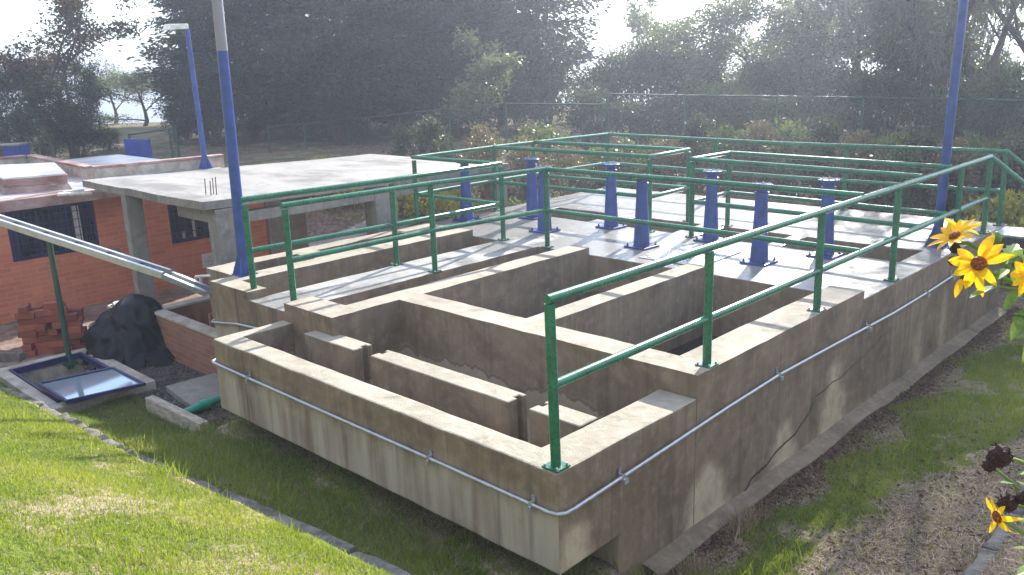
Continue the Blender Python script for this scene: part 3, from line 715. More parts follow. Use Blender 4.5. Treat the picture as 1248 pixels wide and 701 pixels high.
# ================================================================== ground
def lerp(a, b, t): return a + (b - a) * t
def sst(x, a, b):
    t = np.clip((x - a) / (b - a), 0, 1); return t * t * (3 - 2 * t)
PIT = (-8.42, -6.72, -.78, .14)
def kerb_y(x): return -.85 - .06 * np.clip(-x, -3, 9) - .03 * np.sin(x * 1.3)
def kerb_z(x): return -.53 - .035 * np.clip(-x, 0, 7)
def ground_z(x, y):
    x = np.asarray(x, float); y = np.asarray(y, float)
    base = np.full(np.broadcast(x, y).shape, -1.14)
    # front bank: from the foot of the tank up to the kerb, then up the lawn towards the viewer
    ky = kerb_y(x); kz = kerb_z(x)
    foot = np.where(x > -4.6, -.12, lerp(-.12, -.92, np.clip((-x - 4.6) / 2.2, 0, 1)))
    t = np.clip((foot - y) / np.maximum(foot - ky, .12), 0, 1)
    lo0 = np.where(x > -4.6, -.98, -1.12)
    low = lerp(lo0, kz - .05, t ** 1.1)
    s = np.maximum(ky - y, 0)
    up = kz + .03 + .40 * s + .05 * np.sin(x * 1.1 + y * .9) * np.clip(s, 0, 1)
    fb = np.where(y > ky, low, up)
    fb = np.where(x < -4.6, np.where(y > foot, -1.12, fb), fb)
    # right lawn: a gentle rise, steeper behind the flower-bed kerb
    rb = -1.14 + .10 * np.clip(x, 0, 1.85) + .52 * np.clip(x - 1.85, 0, 4) + .012 * np.clip(y - 3, 0, 6) * 0
    base = np.where((x > -4.5) & (x < .02) & (y < .66), -.98 - .04 * np.sin(x * 3.1), base)
    z = np.where(y < 0.0, np.where(x > 0, np.maximum(fb, rb), fb), np.where(x > 0, rb, base))
    # blend corner region in front of the long side
    zz = np.where((x > 0) & (y >= 0), np.maximum(rb, -1.14), z)
    z = zz
    # behind the tank and on to the trees
    dist = (x - CAM.x) * -.698 + (y - CAM.y) * .716
    lf = sst(-x, 5.5, 8.5)
    back = sst(dist, 14.5 + 3.2 * lf, 19 + 3.2 * lf) * .95 + sst(dist, 23, 34) * .3
    back = back - sst(dist, 42, 130) * 22 - sst(dist, 120, 500) * 70
    side = np.sqrt((x + 3) ** 2 + (y - 4) ** 2)
    z = z + np.where(dist > 13, back, 0) - np.where(dist < 13, sst(side, 25, 200) * 6, 0)
    z = z + .025 * np.sin(x * 2.3 + 1.3 * np.sin(y * 1.9)) * np.sin(y * 2.7) * ((y < -.2) | (x > .4))
    inp = (x > PIT[0]) & (x < PIT[1]) & (y > PIT[2]) & (y < PIT[3])
    z = np.where(inp, -1.75, z)
    return z
def gz(x, y): return float(ground_z(x, y))
def lines(a, b, step, far, g=1.22):
    core = list(np.arange(a, b + 1e-6, step)); s = step; lo = [a]; hi = [core[-1]]
    while lo[-1] > -far: s *= g; lo.append(lo[-1] - s)
    s = step
    while hi[-1] < far: s *= g; hi.append(hi[-1] + s)
    return np.array(lo[:0:-1] + core + hi[1:])
gx = lines(-11.5, 4.5, .07, 1100); gy = lines(-4.2, 11.5, .07, 1100)
GX, GY = np.meshgrid(gx, gy, indexing='ij')
GZ = ground_z(GX, GY)
near = (np.abs(GX + 3) < 12) & (np.abs(GY - 4) < 12)
GZ = GZ + np.where(near, rng.normal(0, .006, GZ.shape), 0)
# zones: r lawn, g gravel, b paving, a nearness
zr = np.zeros(GX.shape); zg = np.zeros(GX.shape); zb_ = np.zeros(GX.shape)
zr = np.where((GY < .15) | (GX > .42), 1.0, 0.0)
zr = np.where((GX > 0) & (GX < .8) & (GY > 0), sst(GX + .12 * np.sin(GY * 3.1), .28, .6), zr)
zr = np.where((GX < -4.5) & (GY < -.9), 1.0, np.where((GX < -6.4) & (GY > -.95), 0, zr))
zg = np.where((GX < -5.2) & (GX > -9.2) & (GY > -.9) & (GY < 1.2), .9, 0)
zb_ = np.where((GX < -8.6) & (GX > -11.6) & (GY > -2) & (GY < 6), 1.0, 0)
DD = (GX - CAM.x) * -.698 + (GY - CAM.y) * .716
zr = np.where(DD > 15, .55 * (np.sin(GX * .9) * np.sin(GY * .8) > -.2), zr)
db_ = sst(GX - .12 * (GY - 1.5), .7, 1.0) * (1 - sst(GY, 3.2, 4.6)) + .7 * sst(GX, 1.25, 1.6) * (1 - sst(GY, 5.0, 6.4))
zr = np.where((GX > 0) & (GY > .2) & (DD < 14), zr * (1 - .85 * np.clip(db_, 0, 1)), zr)
al = 1 - sst(np.sqrt((GX + 3) ** 2 + (GY - 4) ** 2), 30, 60)
nxg, nyg = GX.shape
vv = np.stack([GX, GY, GZ], -1).reshape(-1, 3)
ii = np.arange(nxg * nyg).reshape(nxg, nyg)
ff = np.stack([ii[:-1, :-1], ii[1:, :-1], ii[1:, 1:], ii[:-1, 1:]], -1).reshape(-1, 4)
def mesh_np(name, verts, faces, mats, smooth=False, parent=None, attrs=None):
    me = bpy.data.meshes.new(name); n = faces.shape[1]
    me.vertices.add(len(verts)); me.vertices.foreach_set('co', verts.astype(np.float32).ravel())
    me.loops.add(faces.size); me.loops.foreach_set('vertex_index', faces.astype(np.int32).ravel())
    me.polygons.add(len(faces)); me.polygons.foreach_set('loop_start', np.arange(0, faces.size, n, dtype=np.int32))
    for q in mats: me.materials.append(MATS[q])
    if smooth: me.polygons.foreach_set('use_smooth', np.ones(len(faces), bool))
    for nm_, typ, arr in (attrs or []):
        a = me.attributes.new(nm_, typ, 'POINT')
        a.data.foreach_set('color' if 'COLOR' in typ else 'value', arr.astype(np.float32).ravel())
    me.update(calc_edges=True)
    o = bpy.data.objects.new(name, me); COL.objects.link(o)
    if parent: o.parent = parent
    return o
o = mesh_np('ground', vv, ff, ['earth'], True, None, [('zone', 'FLOAT_COLOR', np.stack([zr, zg, zb_, al], -1).reshape(-1, 4))])
tag(o, kind='structure')
# far hills round the valley
hv, hf = [], []; NA = 160
for ring, (d, hb) in enumerate(((420, -75), (560, -42), (700, -14), (820, -6), (900, -40))):
    for k in range(NA):
        a = 2 * PI * k / NA
        h = hb + (18 * mnoise.noise(Vector((math.cos(a) * 2.2, math.sin(a) * 2.2, ring * .3))) + 7 * mnoise.noise(Vector((math.cos(a) * 9, math.sin(a) * 9, ring)))) * (ring / 3)
        hv.append((CAM.x + d * math.cos(a), CAM.y + d * math.sin(a), h))
for r in range(4):
    for k in range(NA): hf.append((r * NA + k, r * NA + (k + 1) % NA, (r + 1) * NA + (k + 1) % NA, (r + 1) * NA + k))
tag(link_mesh('hills', hv, hf, 'hill_forest', None, None, True, 180), kind='structure')

# kerb between the lawn and the tank, and the one of the flower bed
def kerb_run(name, pts, wd, ht):
    mb = MB()
    P = [Vector(p) for p in pts]
    for a, b in zip(P, P[1:]):
        t = (b - a).normalized(); n_ = Vector((-t.y, t.x, 0)).normalized(); g = t * .006
        w0 = wd * random.uniform(.75, 1.15); dz = random.uniform(-.03, .01)
        lo = Vector((0, 0, -ht)); hi = Vector((0, 0, dz))
        rb_ = [a + g - n_ * w0, b - g - n_ * w0, b - g + n_ * w0, a + g + n_ * w0]
        mb.hexa([p + lo for p in rb_], [p + hi + Vector((0, 0, random.uniform(-.008, .008))) for p in rb_], 'kerb_stone', .022)
    bm = bmesh.new(); vs_ = [bm.verts.new(v) for v in mb.v]
    for f in mb.f:
        try: bm.faces.new([vs_[i] for i in f])
        except ValueError: pass
    bmesh.ops.subdivide_edges(bm, edges=[e for e in bm.edges if e.calc_length() > .1], cuts=4, use_grid_fill=True)
    mb = MB(); mb.addbm(bm, 'kerb_stone')
    for v in mb.v: v += Vector(mnoise.noise_vector(v * 22)) * .009
    o = mb.build(name, None, smooth=True, sharp=60, jit=.024); tag(o, kind='structure')
xs_ = []; x = -7.3
while x < 1.2: xs_.append(x); x += random.uniform(.5, 1.1)
kerb_run('kerb', [(x, float(kerb_y(x)) + .03, float(kerb_z(x)) + .012) for x in xs_], .072, .3)
kerb_run('kerb', [(1.84 + .02 * math.sin(y), y, -1.14 + .185 + .06) for y in np.arange(.6, 10, .62)], .05, .3)

# ================================================================== left: yard, brick pit, canopy, house
bp = empty('brick_pit', (-7.0, 1.0, -1.14), 'open brick pit with plastered brown inside, against the left flank of the tank', 'pit')
part(MB().box(-8.02, -6.0, .9, 1.04, -1.3, -.59, 'brick_brown'), 'front_wall', bp)
part(MB().box(-8.04, -6.0, .885, 1.055, -.588, -.555, 'rim_plaster', .006), 'coping', bp)
part(MB().box(-8.02, -7.88, 1.043, 2.6, -1.3, -.59, 'brown_plaster'), 'side_wall', bp)
part(MB().box(-8.04, -7.865, 1.058, 2.62, -.588, -.555, 'rim_plaster', .006), 'coping', bp)
part(MB().box(-7.877, -6.6, 2.46, 2.6, -1.3, -.59, 'brown_plaster'), 'back_wall', bp)
part(MB().box(-7.862, -6.6, 2.445, 2.615, -.588, -.555, 'rim_plaster', .006), 'coping', bp)
part(MB().box(-7.876, -6.0, 1.046, 2.455, -1.3, -1.05, 'brown_plaster'), 'pit_floor', bp)
part(MB().box(-6.62, -6.585, 1.06, 2.44, -1.2, -.40, 'brown_plaster'), 'plaster_lining', bp)

# canopy
SL = [Vector((-10.74, 1.3, .93)), Vector((-7.0, 1.35, .912)), Vector((-6.98, 6.86, .815)), Vector((-10.7, 6.75, .80))]
TH = Vector((0, 0, .105))
ca = empty('concrete_canopy', (-8.9, 4, -1.14), 'flat grey concrete slab canopy on columns behind the left end of the tank', 'canopy')
mb = MB(); N = 14
def slab_pt(i, j): return SL[0].lerp(SL[1], i / N).lerp(SL[3].lerp(SL[2], i / N), j / N)
P = [[slab_pt(i, j) for j in range(N + 1)] for i in range(N + 1)]
for i in range(N + 1):
    for j in range(N + 1):
        P[i][j] = P[i][j] + Vector((0, 0, .012 * mnoise.noise(P[i][j] * .8))) + (Vector(mnoise.noise_vector(P[i][j] * 5)) * .012 if i in (0, N) or j in (0, N) else Vector((0, 0, 0)))
for i in range(N):
    for j in range(N):
        mb.quad([P[i][j], P[i + 1][j], P[i + 1][j + 1], P[i][j + 1]], 'concrete_slab'); mb.quad([P[i][j + 1] - TH, P[i + 1][j + 1] - TH, P[i + 1][j] - TH, P[i][j] - TH], 'concrete_grey')
for i in range(N):
    for a, b in ((P[i][0], P[i + 1][0]), (P[i + 1][N], P[i][N]), (P[N][i], P[N][i + 1]), (P[0][i + 1], P[0][i])):
        mb.quad([a - TH, b - TH, b, a], 'concrete_grey')
part(mb, 'slab', ca)
for x0, x1, y0, y1, zt in ((-9.47, -9.31, 1.34, 1.58, .82), (-7.22, -6.99, 1.5, 1.80, .79), (-7.28, -6.99, 4.02, 4.42, .745), (-10.6, -10.35, 4.6, 4.95, .72), (-7.25, -7.0, 6.5, 6.8, .70)):
    part(MB().box(x0, x1, y0, y1, -1.3, zt, 'concrete_grey', .01), 'column', ca, jit=.004)
part(MB().box(-8.1, -7.23, 1.52, 1.68, .60, .805, 'concrete_grey', .01), 'beam', ca)
part(MB().box(-7.2, -7.02, 1.81, 6.48, .56, .70, 'concrete_grey', .01), 'beam', ca)
for k, (dx, dy, h_) in enumerate(((0, 0, .22), (.10, .02, .20), (.10, .10, .24), (.0, .11, .22))):
    p = Vector((-7.62 + dx, 1.72 + dy, .90)); part(MB().tube([p, p + Vector((.01, .005, h_))], .007, 'rust', 6), 'rebar', ca)
# long fluorescent batten under the canopy edge
lb = empty('tube_lamp', (-10.6, 1.2, .7), 'white unlit tube lamp under the edge of the roof, left of the concrete canopy', 'lamp')
a, b = at(70, 237.5, X=-10.6), at(112, 235.5, X=-10.6)
part(MB().tube([a, a.lerp(b, .02), a.lerp(b, .98), b], [.02, .03, .03, .02], 'white_plastic', 12), 'tube_cover', lb, smooth=True)
part(MB().box(-10.68, -10.61, a.y + .1, b.y - .1, a.z + .0, a.z + .035, 'white_plastic'), 'bracket', lb)

# house
ho = empty('brick_house', (-12, 1, -1.2), 'low orange brick building with barred windows and flat roof on the left', 'house')
WX = -11.2
def wall_panels():
    mb = MB(); ys = [-3.2, .285, 1.585, 2.78, 4.0, 4.62]; y0 = None
    zs = [-1.4, -.39, -.235, .30, .55]
    def solid(y, z):
        if .285 < y < 1.585 and z > -.235: return False
        if 2.78 < y < 4.0 and -.39 < z < .30: return False
        return True
    for a, b in zip(ys, ys[1:]):
        for c, d in zip(zs, zs[1:]):
            if solid((a + b) / 2, (c + d) / 2): mb.box(WX - .14, WX, a, b, c, d, 'brick_orange')
    return mb
mbw = wall_panels()
# weld the panels into one sheet: drop the inner faces
seen = {}
for k, f in enumerate(mbw.f):
    key = tuple(sorted(tuple(round(c, 4) for c in mbw.v[i]) for i in f)); seen.setdefault(key, []).append(k)
keep = [k for v in seen.values() if len(v) == 1 for k in v]
mbw.f = [mbw.f[k] for k in keep]; mbw.m = [mbw.m[k] for k in keep]
wl = part(mbw, 'wall', ho)
part(MB().box(-17.2, WX - .145, 4.4, 4.60, -1.4, .55, 'brick_orange'), 'wall', ho)
part(MB().box(WX - .2, WX + .05, 4.63, 4.95, -1.4, .62, 'concrete_grey', .01), 'corner_pier', ho)
part(MB().box(-17.2, WX - .145, -3.2, 4.38, .60, .70, 'painted_roof'), 'roof', ho)
part(MB().box(WX - .16, WX + .16, -3.2, 2.2, .56, .73, 'red_plaster', .012), 'fascia', ho, jit=.01)
part(MB().box(WX - .16, WX + .03, 2.21, 4.62, .56, .70, 'red_plaster', .012), 'fascia', ho, jit=.01)
# window one (three leaves of blue steel with bars) and window two
def window(root, y0, y1, z0, z1, bars, hbars, leaves):
    w_ = MB()
    for a, b, c, d in ((y0, y1, z0, z0 + .05), (y0, y1, z1 - .05, z1), (y0, y0 + .04, z0 + .05, z1 - .05), (y1 - .04, y1, z0 + .05, z1 - .05)):
        w_.box(WX - .08, WX - .02, a, b, c, d, 'blue_frame')
    for k in range(1, leaves):
        yy = lerp(y0, y1, k / leaves); w_.box(WX - .078, WX - .022, yy - .02, yy + .02, z0 + .05, z1 - .05, 'blue_frame')
    wo = part(w_, 'window', root)
    part(MB().box(WX - .065, WX - .055, y0 + .04, y1 - .04, z0 + .05, z1 - .05, 'window_glass'), 'pane', wo)
    g = MB()
    for k in range(1, bars):
        yy = lerp(y0, y1, k / bars); g.box(WX - .021, WX - .009, yy - .006, yy + .006, z0 + .02, z1 - .02, 'window_steel')
    for k in range(1, hbars):
        z_ = lerp(z0, z1, k / hbars); g.box(WX - .0205, WX - .012, y0 + .02, y1 - .02, z_ - .005, z_ + .005, 'window_steel')
    part(g, 'grille', wo)
    return wo
w1 = window(ho, .29, 1.58, -.23, .545, 15, 6, 3)
c_ = MB(); c_.box(WX - .054, WX - .048, 1.245, 1.36, -.17, .5, 'pale_plaque'); part(c_, 'curtain', w1)
c_ = MB(); c_.box(WX - .054, WX - .048, .335, .43, -.17, .5, 'window_steel'); part(c_, 'curtain', w1)
w2 = window(ho, 2.785, 3.995, -.385, .295, 13, 4, 2)
for y_, h_ in ((3.0, .12), (3.2, .3), (3.5, .14)):
    part(MB().box(WX - .054, WX - .049, y_, y_ + .05, -.33, -.33 + h_, 'pale_plaque'), 'bottle', w2)
# parapets of the rear roof
def parapet(a, b, h, th, z0):
    a, b = Vector(a), Vector(b); t = (b - a).normalized(); n_ = Vector((-t.y, t.x, 0)) * th; o_ = MB()
    o_.hexa([a - n_ + Vector((0, 0, z0)), b - n_ + Vector((0, 0, z0)), b + n_ + Vector((0, 0, z0)), a + n_ + Vector((0, 0, z0))], [a - n_ + Vector((0, 0, h)), b - n_ + Vector((0, 0, h)), b + n_ + Vector((0, 0, h)), a + n_ + Vector((0, 0, h))], 'rim_plaster', .01)
    n2 = n_ * 1.35
    o_.hexa([a - n2 + Vector((0, 0, h + .002)), b - n2 + Vector((0, 0, h + .002)), b + n2 + Vector((0, 0, h + .002)), a + n2 + Vector((0, 0, h + .002))], [a - n2 + Vector((0, 0, h + .04)), b - n2 + Vector((0, 0, h + .04)), b + n2 + Vector((0, 0, h + .04)), a + n2 + Vector((0, 0, h + .04))], 'red_plaster', .008)
    part(o_, 'parapet', ho, jit=.008)
parapet((-12.75, 2.22, 0), (-12.45, 4.55, 0), .89, .07, .66)
parapet((-16.6, 2.45, 0), (-12.85, 2.22, 0), .89, .07, .66)
parapet((-16.6, -1.0, 0), (-16.6, 2.34, 0), .89, .07, .66)
part(MB().box(-17.0, -12.5, 2.32, 4.4, .703, .72, 'painted_roof'), 'roof', ho)
# raised roof light
sk = MB(); a, b, c, d = at(4, 219, Z=.93), at(81, 213, Z=.93), at(67, 199, Z=.93), at(-40, 204, Z=.93)
q0 = [a + (a - d).normalized() * .0, b, c, d]; cen = (a + b + c + d) / 4
ring = lambda s, z: [Vector((cen.x + (p.x - cen.x) * s, cen.y + (p.y - cen.y) * s, z)) for p in (a, b, c, d)]
sk.hexa(ring(1.1, .69), ring(1.0, .80), 'red_plaster'); part(sk, 'roof_upstand', ho, jit=.01)
sk = MB().hexa(ring(1.0, .803), ring(1.03, .93), 'red_plaster', .008); part(sk, 'roof_upstand', ho, jit=.008)
sk = MB().hexa(ring(1.0, .933), ring(.985, .95), 'painted_roof'); part(sk, 'roof_light', ho)
sk = MB().hexa([p + Vector((-1.5, -.75, 0)) for p in ring(.42, .95)], [p + Vector((-1.5, -.75, 0)) for p in ring(.42, 1.12)], 'painted_roof', .01); part(sk, 'roof_hatch', ho)

# plaque with faint grey marks on the wall
pq = empty('wall_plaque', (WX + .01, 3.4, -.77), 'small white plaque with faint grey lettering on the orange brick wall', 'plaque')
part(MB().box(WX + .002, WX + .016, 3.27, 3.56, -.91, -.655, 'pale_plaque', .003), 'board', pq)
mb = MB()
for k in range(26):
    y_ = 3.31 + k * .0078; z_ = -.805 + .014 * math.sin(k * 2.1) + .02 * (k % 7 == 0)
    mb.box(WX + .0165, WX + .0185, y_, y_ + .006, z_ - .006, z_ + .008, 'galvanised_old')
for an in np.linspace(0, 5.4, 12):
    mb.box(WX + .0165, WX + .0185, 3.415 + .02 * math.cos(an) - .004, 3.415 + .02 * math.cos(an) + .004, -.73 + .02 * math.sin(an) - .004, -.73 + .02 * math.sin(an) + .004, 'galvanised_old')
mb.box(WX + .0165, WX + .0185, 3.42, 3.44, -.87, -.85, 'black_iron')
part(mb, 'lettering', pq)
vb = empty('wall_vent', (WX, 1.9, -.27), 'small grey block on the orange brick wall between the two windows', 'vent')
q = at(139, 305, X=WX + .02); part(MB().box(WX + .001, WX + .05, q.y - .06, q.y + .06, q.z - .04, q.z + .04, 'concrete_grey', .006), 'block', vb)

# lamp post on the roof
lp = empty('lamp_post', (-12.2, 3.9, .72), 'blue lamp post with a white lamp head standing on the rear flat roof', 'lamp post')
q = at(250, 198, X=-12.2)
tp = at(228, 36, X=-12.25)
flared_pole(lp, -12.2, q.y, .722, tp.z - .722, .05, .042, 'blue_paint', (tp.x + 12.2, tp.y - q.y), .2)
hd = MB(); ctr = tp + Vector((-.02, -.16, .04))
hd.hexa([ctr + Vector((-.09, -.26, -.05)), ctr + Vector((.09, -.26, -.05)), ctr + Vector((.07, .18, -.03)), ctr + Vector((-.07, .18, -.03))], [ctr + Vector((-.07, -.22, .05)), ctr + Vector((.07, -.22, .05)), ctr + Vector((.06, .18, .06)), ctr + Vector((-.06, .18, .06))], 'white_plastic', .02)
part(hd, 'lamp_head', lp, smooth=True)

# sloping steel channel on its green prop
ga, gb, gc = at(0, 272, Y=-.35), at(203, 338, Y=.62), at(254, 359, Y=1.0)
ga = ga + (ga - gb) * .75
gt = empty('steel_channel', tuple(gb), 'long sloping galvanised cable channel coming down to the left flank of the tank', 'channel')
def u_channel(pts, wd, hh):
    mb = MB(); th = .008
    for a, b in zip(pts, pts[1:]):
        t = (b - a).normalized(); tt = pts[-1] - pts[0]; n_ = Vector((-tt.y, tt.x, 0)).normalized(); u_ = n_.cross(t) * -1
        if u_.z < 0: u_ = -u_
        for off, hw, h0, h1 in ((0, wd, 0, th), (-wd, th, th, hh), (wd, th, th, hh)):
            c0, c1 = a + n_ * off, b + n_ * off
            lo0, lo1 = c0 + u_ * h0, c1 + u_ * h0; hi0, hi1 = c0 + u_ * h1, c1 + u_ * h1
            mb.hexa([lo0 - n_ * hw, lo1 - n_ * hw, lo1 + n_ * hw, lo0 + n_ * hw], [hi0 - n_ * hw, hi1 - n_ * hw, hi1 + n_ * hw, hi0 + n_ * hw], 'galvanised')
        for sg in (-1, 1):
            c0, c1 = a + n_ * sg * (wd - .02) + u_ * hh, b + n_ * sg * (wd - .02) + u_ * hh
            mb.hexa([c0 - n_ * .02, c1 - n_ * .02, c1 + n_ * .02, c0 + n_ * .02], [c0 - n_ * .02 + u_ * .006, c1 - n_ * .02 + u_ * .006, c1 + n_ * .02 + u_ * .006, c0 + n_ * .02 + u_ * .006], 'galvanised')
    return mb
part(u_channel([ga, gb, gc], .085, .075), 'trough', gt)
for k in range(6):
    p = ga.lerp(gb, .35 + k * .11); mb = MB().box(p.x - .03, p.x + .03, p.y - .08, p.y + .08, p.z + .02, p.z + .035, 'black_iron'); part(mb, 'strap', gt)
pt = at(82, 308, Y=.14)
gp = empty('green_prop', (pt.x, pt.y, -1.14), 'thin green steel prop holding up the sloping cable channel', 'prop')
tz = ga.z + (gb.z - ga.z) * ((pt.x - ga.x) / (gb.x - ga.x))
gpy = ga.y + (gb.y - ga.y) * ((pt.x - ga.x) / (gb.x - ga.x))
new_part(MB().tube([(pt.x, gpy, -1.2), (pt.x, gpy, tz - .01)], .036, 'dark_green_paint', 12), 'post', gp)
part(MB().box(pt.x - .08, pt.x + .08, gpy - .08, gpy + .08, -1.14, -1.12, 'dark_green_paint'), 'base_plate', gp)
q = ga.lerp(gb, .06); gp2 = empty('green_prop', (q.x, q.y, gz(q.x, q.y)), 'green steel prop at the far upper end of the cable channel', 'prop')
new_part(MB().tube([(q.x, q.y, gz(q.x, q.y) - .1), (q.x, q.y, q.z - .01)], .036, 'dark_green_paint', 12), 'post', gp2)
# bent pipe stubs where the channel ends
pv = empty('pipe_bends', (-6.6, 1.2, 0), 'pair of white bent plastic pipes at the lower end of the cable channel', 'pipes')
pv.name = 'pipe_bend'
for k, (u, v) in enumerate(((240, 350), (246, 350))):
    e0 = at(u, v + 2, Y=1.12 - .1 * k)
    part(MB().tube([e0, e0 + Vector((0, 0, .13)), e0 + Vector((.02, 0, .16)), e0 + Vector((.16, .12, .165))], .018, 'white_plastic', 10), 'pipe', pv, smooth=True)

# inspection pit with blue rim and the glass lid slid half off it
pi_ = empty('inspection_pit', (-7.6, -.3, -1.14), 'square concrete inspection pit with a dark blue steel rim in front of the brick stack', 'pit')
x0, x1, y0, y1 = PIT
for a, b, c, d in ((x0 - .16, x1 + .16, y1 - .02, y1 + .14), (x0 - .16, x0 + .02, y0 - .12, y1 - .022), (x1 - .02, x1 + .16, y0 - .12, y1 - .022), (x0 + .022, x1 - .022, y0 - .12, y0 + .02)):
    part(MB().box(a, b, c, d, -1.8, -1.03, 'rim_plaster', .01), 'rim', pi_)
for a, b, c, d in ((x0 + .02, x1 - .02, y1 - .07, y1 - .024), (x0 + .024, x0 + .07, y0 + .05, y1 - .07), (x1 - .07, x1 - .024, y0 + .05, y1 - .07), (x0 + .02, x1 - .02, y0 + .024, y0 + .05)):
    part(MB().box(a, b, c, d, -1.09, -1.018, 'blue_frame'), 'steel_rim', pi_)
gl = [at(46, 470, Z=-.97), at(76, 490, Z=-.99), at(178, 470, Z=-.93), at(139, 450, Z=-.93)]
gl[1] = gl[0] + (gl[2] - gl[3]) 
gk = empty('glass_lid', tuple(sum(gl, Vector()) / 4), 'glass lid in a dark blue steel frame slid half off its concrete pit', 'lid')
nU = (gl[1] - gl[0]).cross(gl[3] - gl[0]).normalized(); nU = nU if nU.z > 0 else -nU
cen = sum(gl, Vector()) / 4
inn = [p.lerp(cen, .07) for p in gl]; mb = MB()
for i in range(4):
    j = (i + 1) % 4
    mb.hexa([gl[i], gl[j], inn[j], inn[i]], [gl[i] + nU * .035, gl[j] + nU * .035, inn[j] + nU * .035, inn[i] + nU * .035], 'blue_frame')
part(mb, 'frame', gk)
part(MB().hexa([p + nU * .008 for p in inn], [p + nU * .016 for p in inn], 'skylight_glass'), 'pane', gk)

# stack of loose clay bricks
bl, br = at(22, 438, Z=-1.12), at(92, 430, Z=-1.12)
dx = (br - bl); L = dx.length; dx.normalize(); dyv = Vector((-dx.y, dx.x, 0))
brick0 = None; nb = 0
for row in range(8):
    ncol = 4 if row < 6 else 3
    for dpt in range(2):
        for c_i in range(ncol):
            if row == 7 and (c_i == 1 or dpt): continue
            p = bl + dx * (.06 + (c_i + .5) * L / 4 + random.uniform(-.03, .03) + (0 if row % 2 else .03)) + dyv * (.12 + dpt * .2 + random.uniform(-.03, .03)) + Vector((0, 0, .004 + .0425 + row * .087))
            if brick0 is None:
                brick0 = MB().box(-.118, .118, -.055, .055, -.042, .042, 'clay_brick', .005).build('brick'); o = brick0
            else: o = brick0.copy(); COL.objects.link(o)
            o.location = p
            a = math.atan2(dx.y, dx.x) + random.uniform(-.16, .16) + (PI / 2 if random.random() < .22 else 0)
            o.rotation_euler = (random.uniform(-.03, .03), random.uniform(-.03, .03), a)
            tag(o, 'loose red clay brick laid in the stack in front of the orange brick house', 'brick', 'bricks in the stack')
# low concrete blocks under the stack edge
p = bl + Vector((0, 0, .05)); 
ck = empty('concrete_block', (p.x + .1, p.y - .12, -1.14), 'pale broken concrete edging at the foot of the brick stack', 'block')
part(MB().obox(bl + Vector((-.05, -.1, .06)), dx * -.2 + dyv * .12, dyv * .05 + dx * .03, (0, 0, .06), 'kerb_stone', .01), 'edging', ck, jit=.01)

# heap under black plastic
tc_ = at(152, 420, Z=-1.0); TX, TY = tc_.x, tc_.y + .15
bm = bmesh.new(); bmesh.ops.create_uvsphere(bm, u_segments=150, v_segments=90, radius=1)
for v in bm.verts:
    d = v.co.normalized(); h_ = max(d.z, -.25)
    rr = 1 + .20 * mnoise.noise(d * 1.5 + Vector((3, 1, 0))) + .05 * mnoise.noise(d * 3.5)
    an = math.atan2(d.y, d.x)
    rid = lambda q: 1 - 2.2 * abs(mnoise.noise(q))
    fold = .06 * rid(d * 2.1 + Vector((5, 2, 1))) + .022 * rid(Vector((d.x * 5, d.y * 5, d.z * 2.2))) + .012 * rid(Vector((d.x * 11, d.y * 11, d.z * 5 + 2))) + .07 * abs(math.sin(an * 4.5 + 2.2 * mnoise.noise(d * 1.6) + 1.5 * d.z)) ** .6 * (1 - .75 * abs(d.z)) + .03 * abs(mnoise.noise(d * 5))
    sk_ = 1 + (.30 * (1 - d.z) ** 2 * .5 if d.z < .5 else 0)
    v.co = Vector((d.x * rr * .52 * sk_ + fold * d.x, d.y * rr * .42 * sk_ + fold * d.y, max(d.z * rr * .72, -.06) + .02))
me = bpy.data.meshes.new('tarpaulin'); 
bm.to_mesh(me); bm.free(); me.materials.append(MATS['black_plastic'])
me.polygons.foreach_set('use_smooth', [True] * len(me.polygons)); me.set_sharp_from_angle(angle=R_(120))
tp_ = bpy.data.objects.new('tarpaulin', me); COL.objects.link(tp_); tp_.location = (TX, TY, -1.14); tp_.rotation_euler = (0, 0, .5)
tag(tp_, 'crumpled black plastic sheet draped over a heap beside the brick pit', 'tarpaulin')
mb = MB(); q = tp_.location
for k in range(9):
    an = -2.4 + k * .38; r0 = .62; p0 = Vector((q.x + r0 * math.cos(an), q.y + r0 * .85 * math.sin(an), -1.125))
    p1 = p0 + Vector((math.cos(an + .1), math.sin(an + .1), 0)) * random.uniform(.12, .3) + Vector((0, 0, random.uniform(0, .03)))
    s_ = Vector((-math.sin(an), math.cos(an), 0)) * random.uniform(.08, .16)
    mb.quad([p0 - s_ + Vector((0, 0, .12)), p1 - s_ * .6, p1 + s_ * .8, p0 + s_ + Vector((0, 0, .14))], 'black_plastic')
sk_ = mb; 
for v in sk_.v: v -= q
fl_ = sk_.build('flap', None); fl_.parent = tp_; fl_.rotation_euler = (0, 0, 0); fl_.matrix_parent_inverse = Matrix.Rotation(-.5, 4, 'Z')

# coil of hose
hc = at(160, 382, Z=-1.1)
pts = []
for k in range(150):
    an = k * 2 * PI / 22; rad = .30 + .05 * math.sin(k * .37) ; pts.append(Vector((hc.x + .05 + rad * math.cos(an), hc.y + rad * .95 * math.sin(an), -1.10 + k * .0011 + .02 * math.sin(k * .61))))
tag(MB().tube(pts, .024, 'hose_grey', 8).build('hose_coil', None, smooth=True), 'coil of pale grey hose lying on the paving behind the black plastic heap', 'hose')
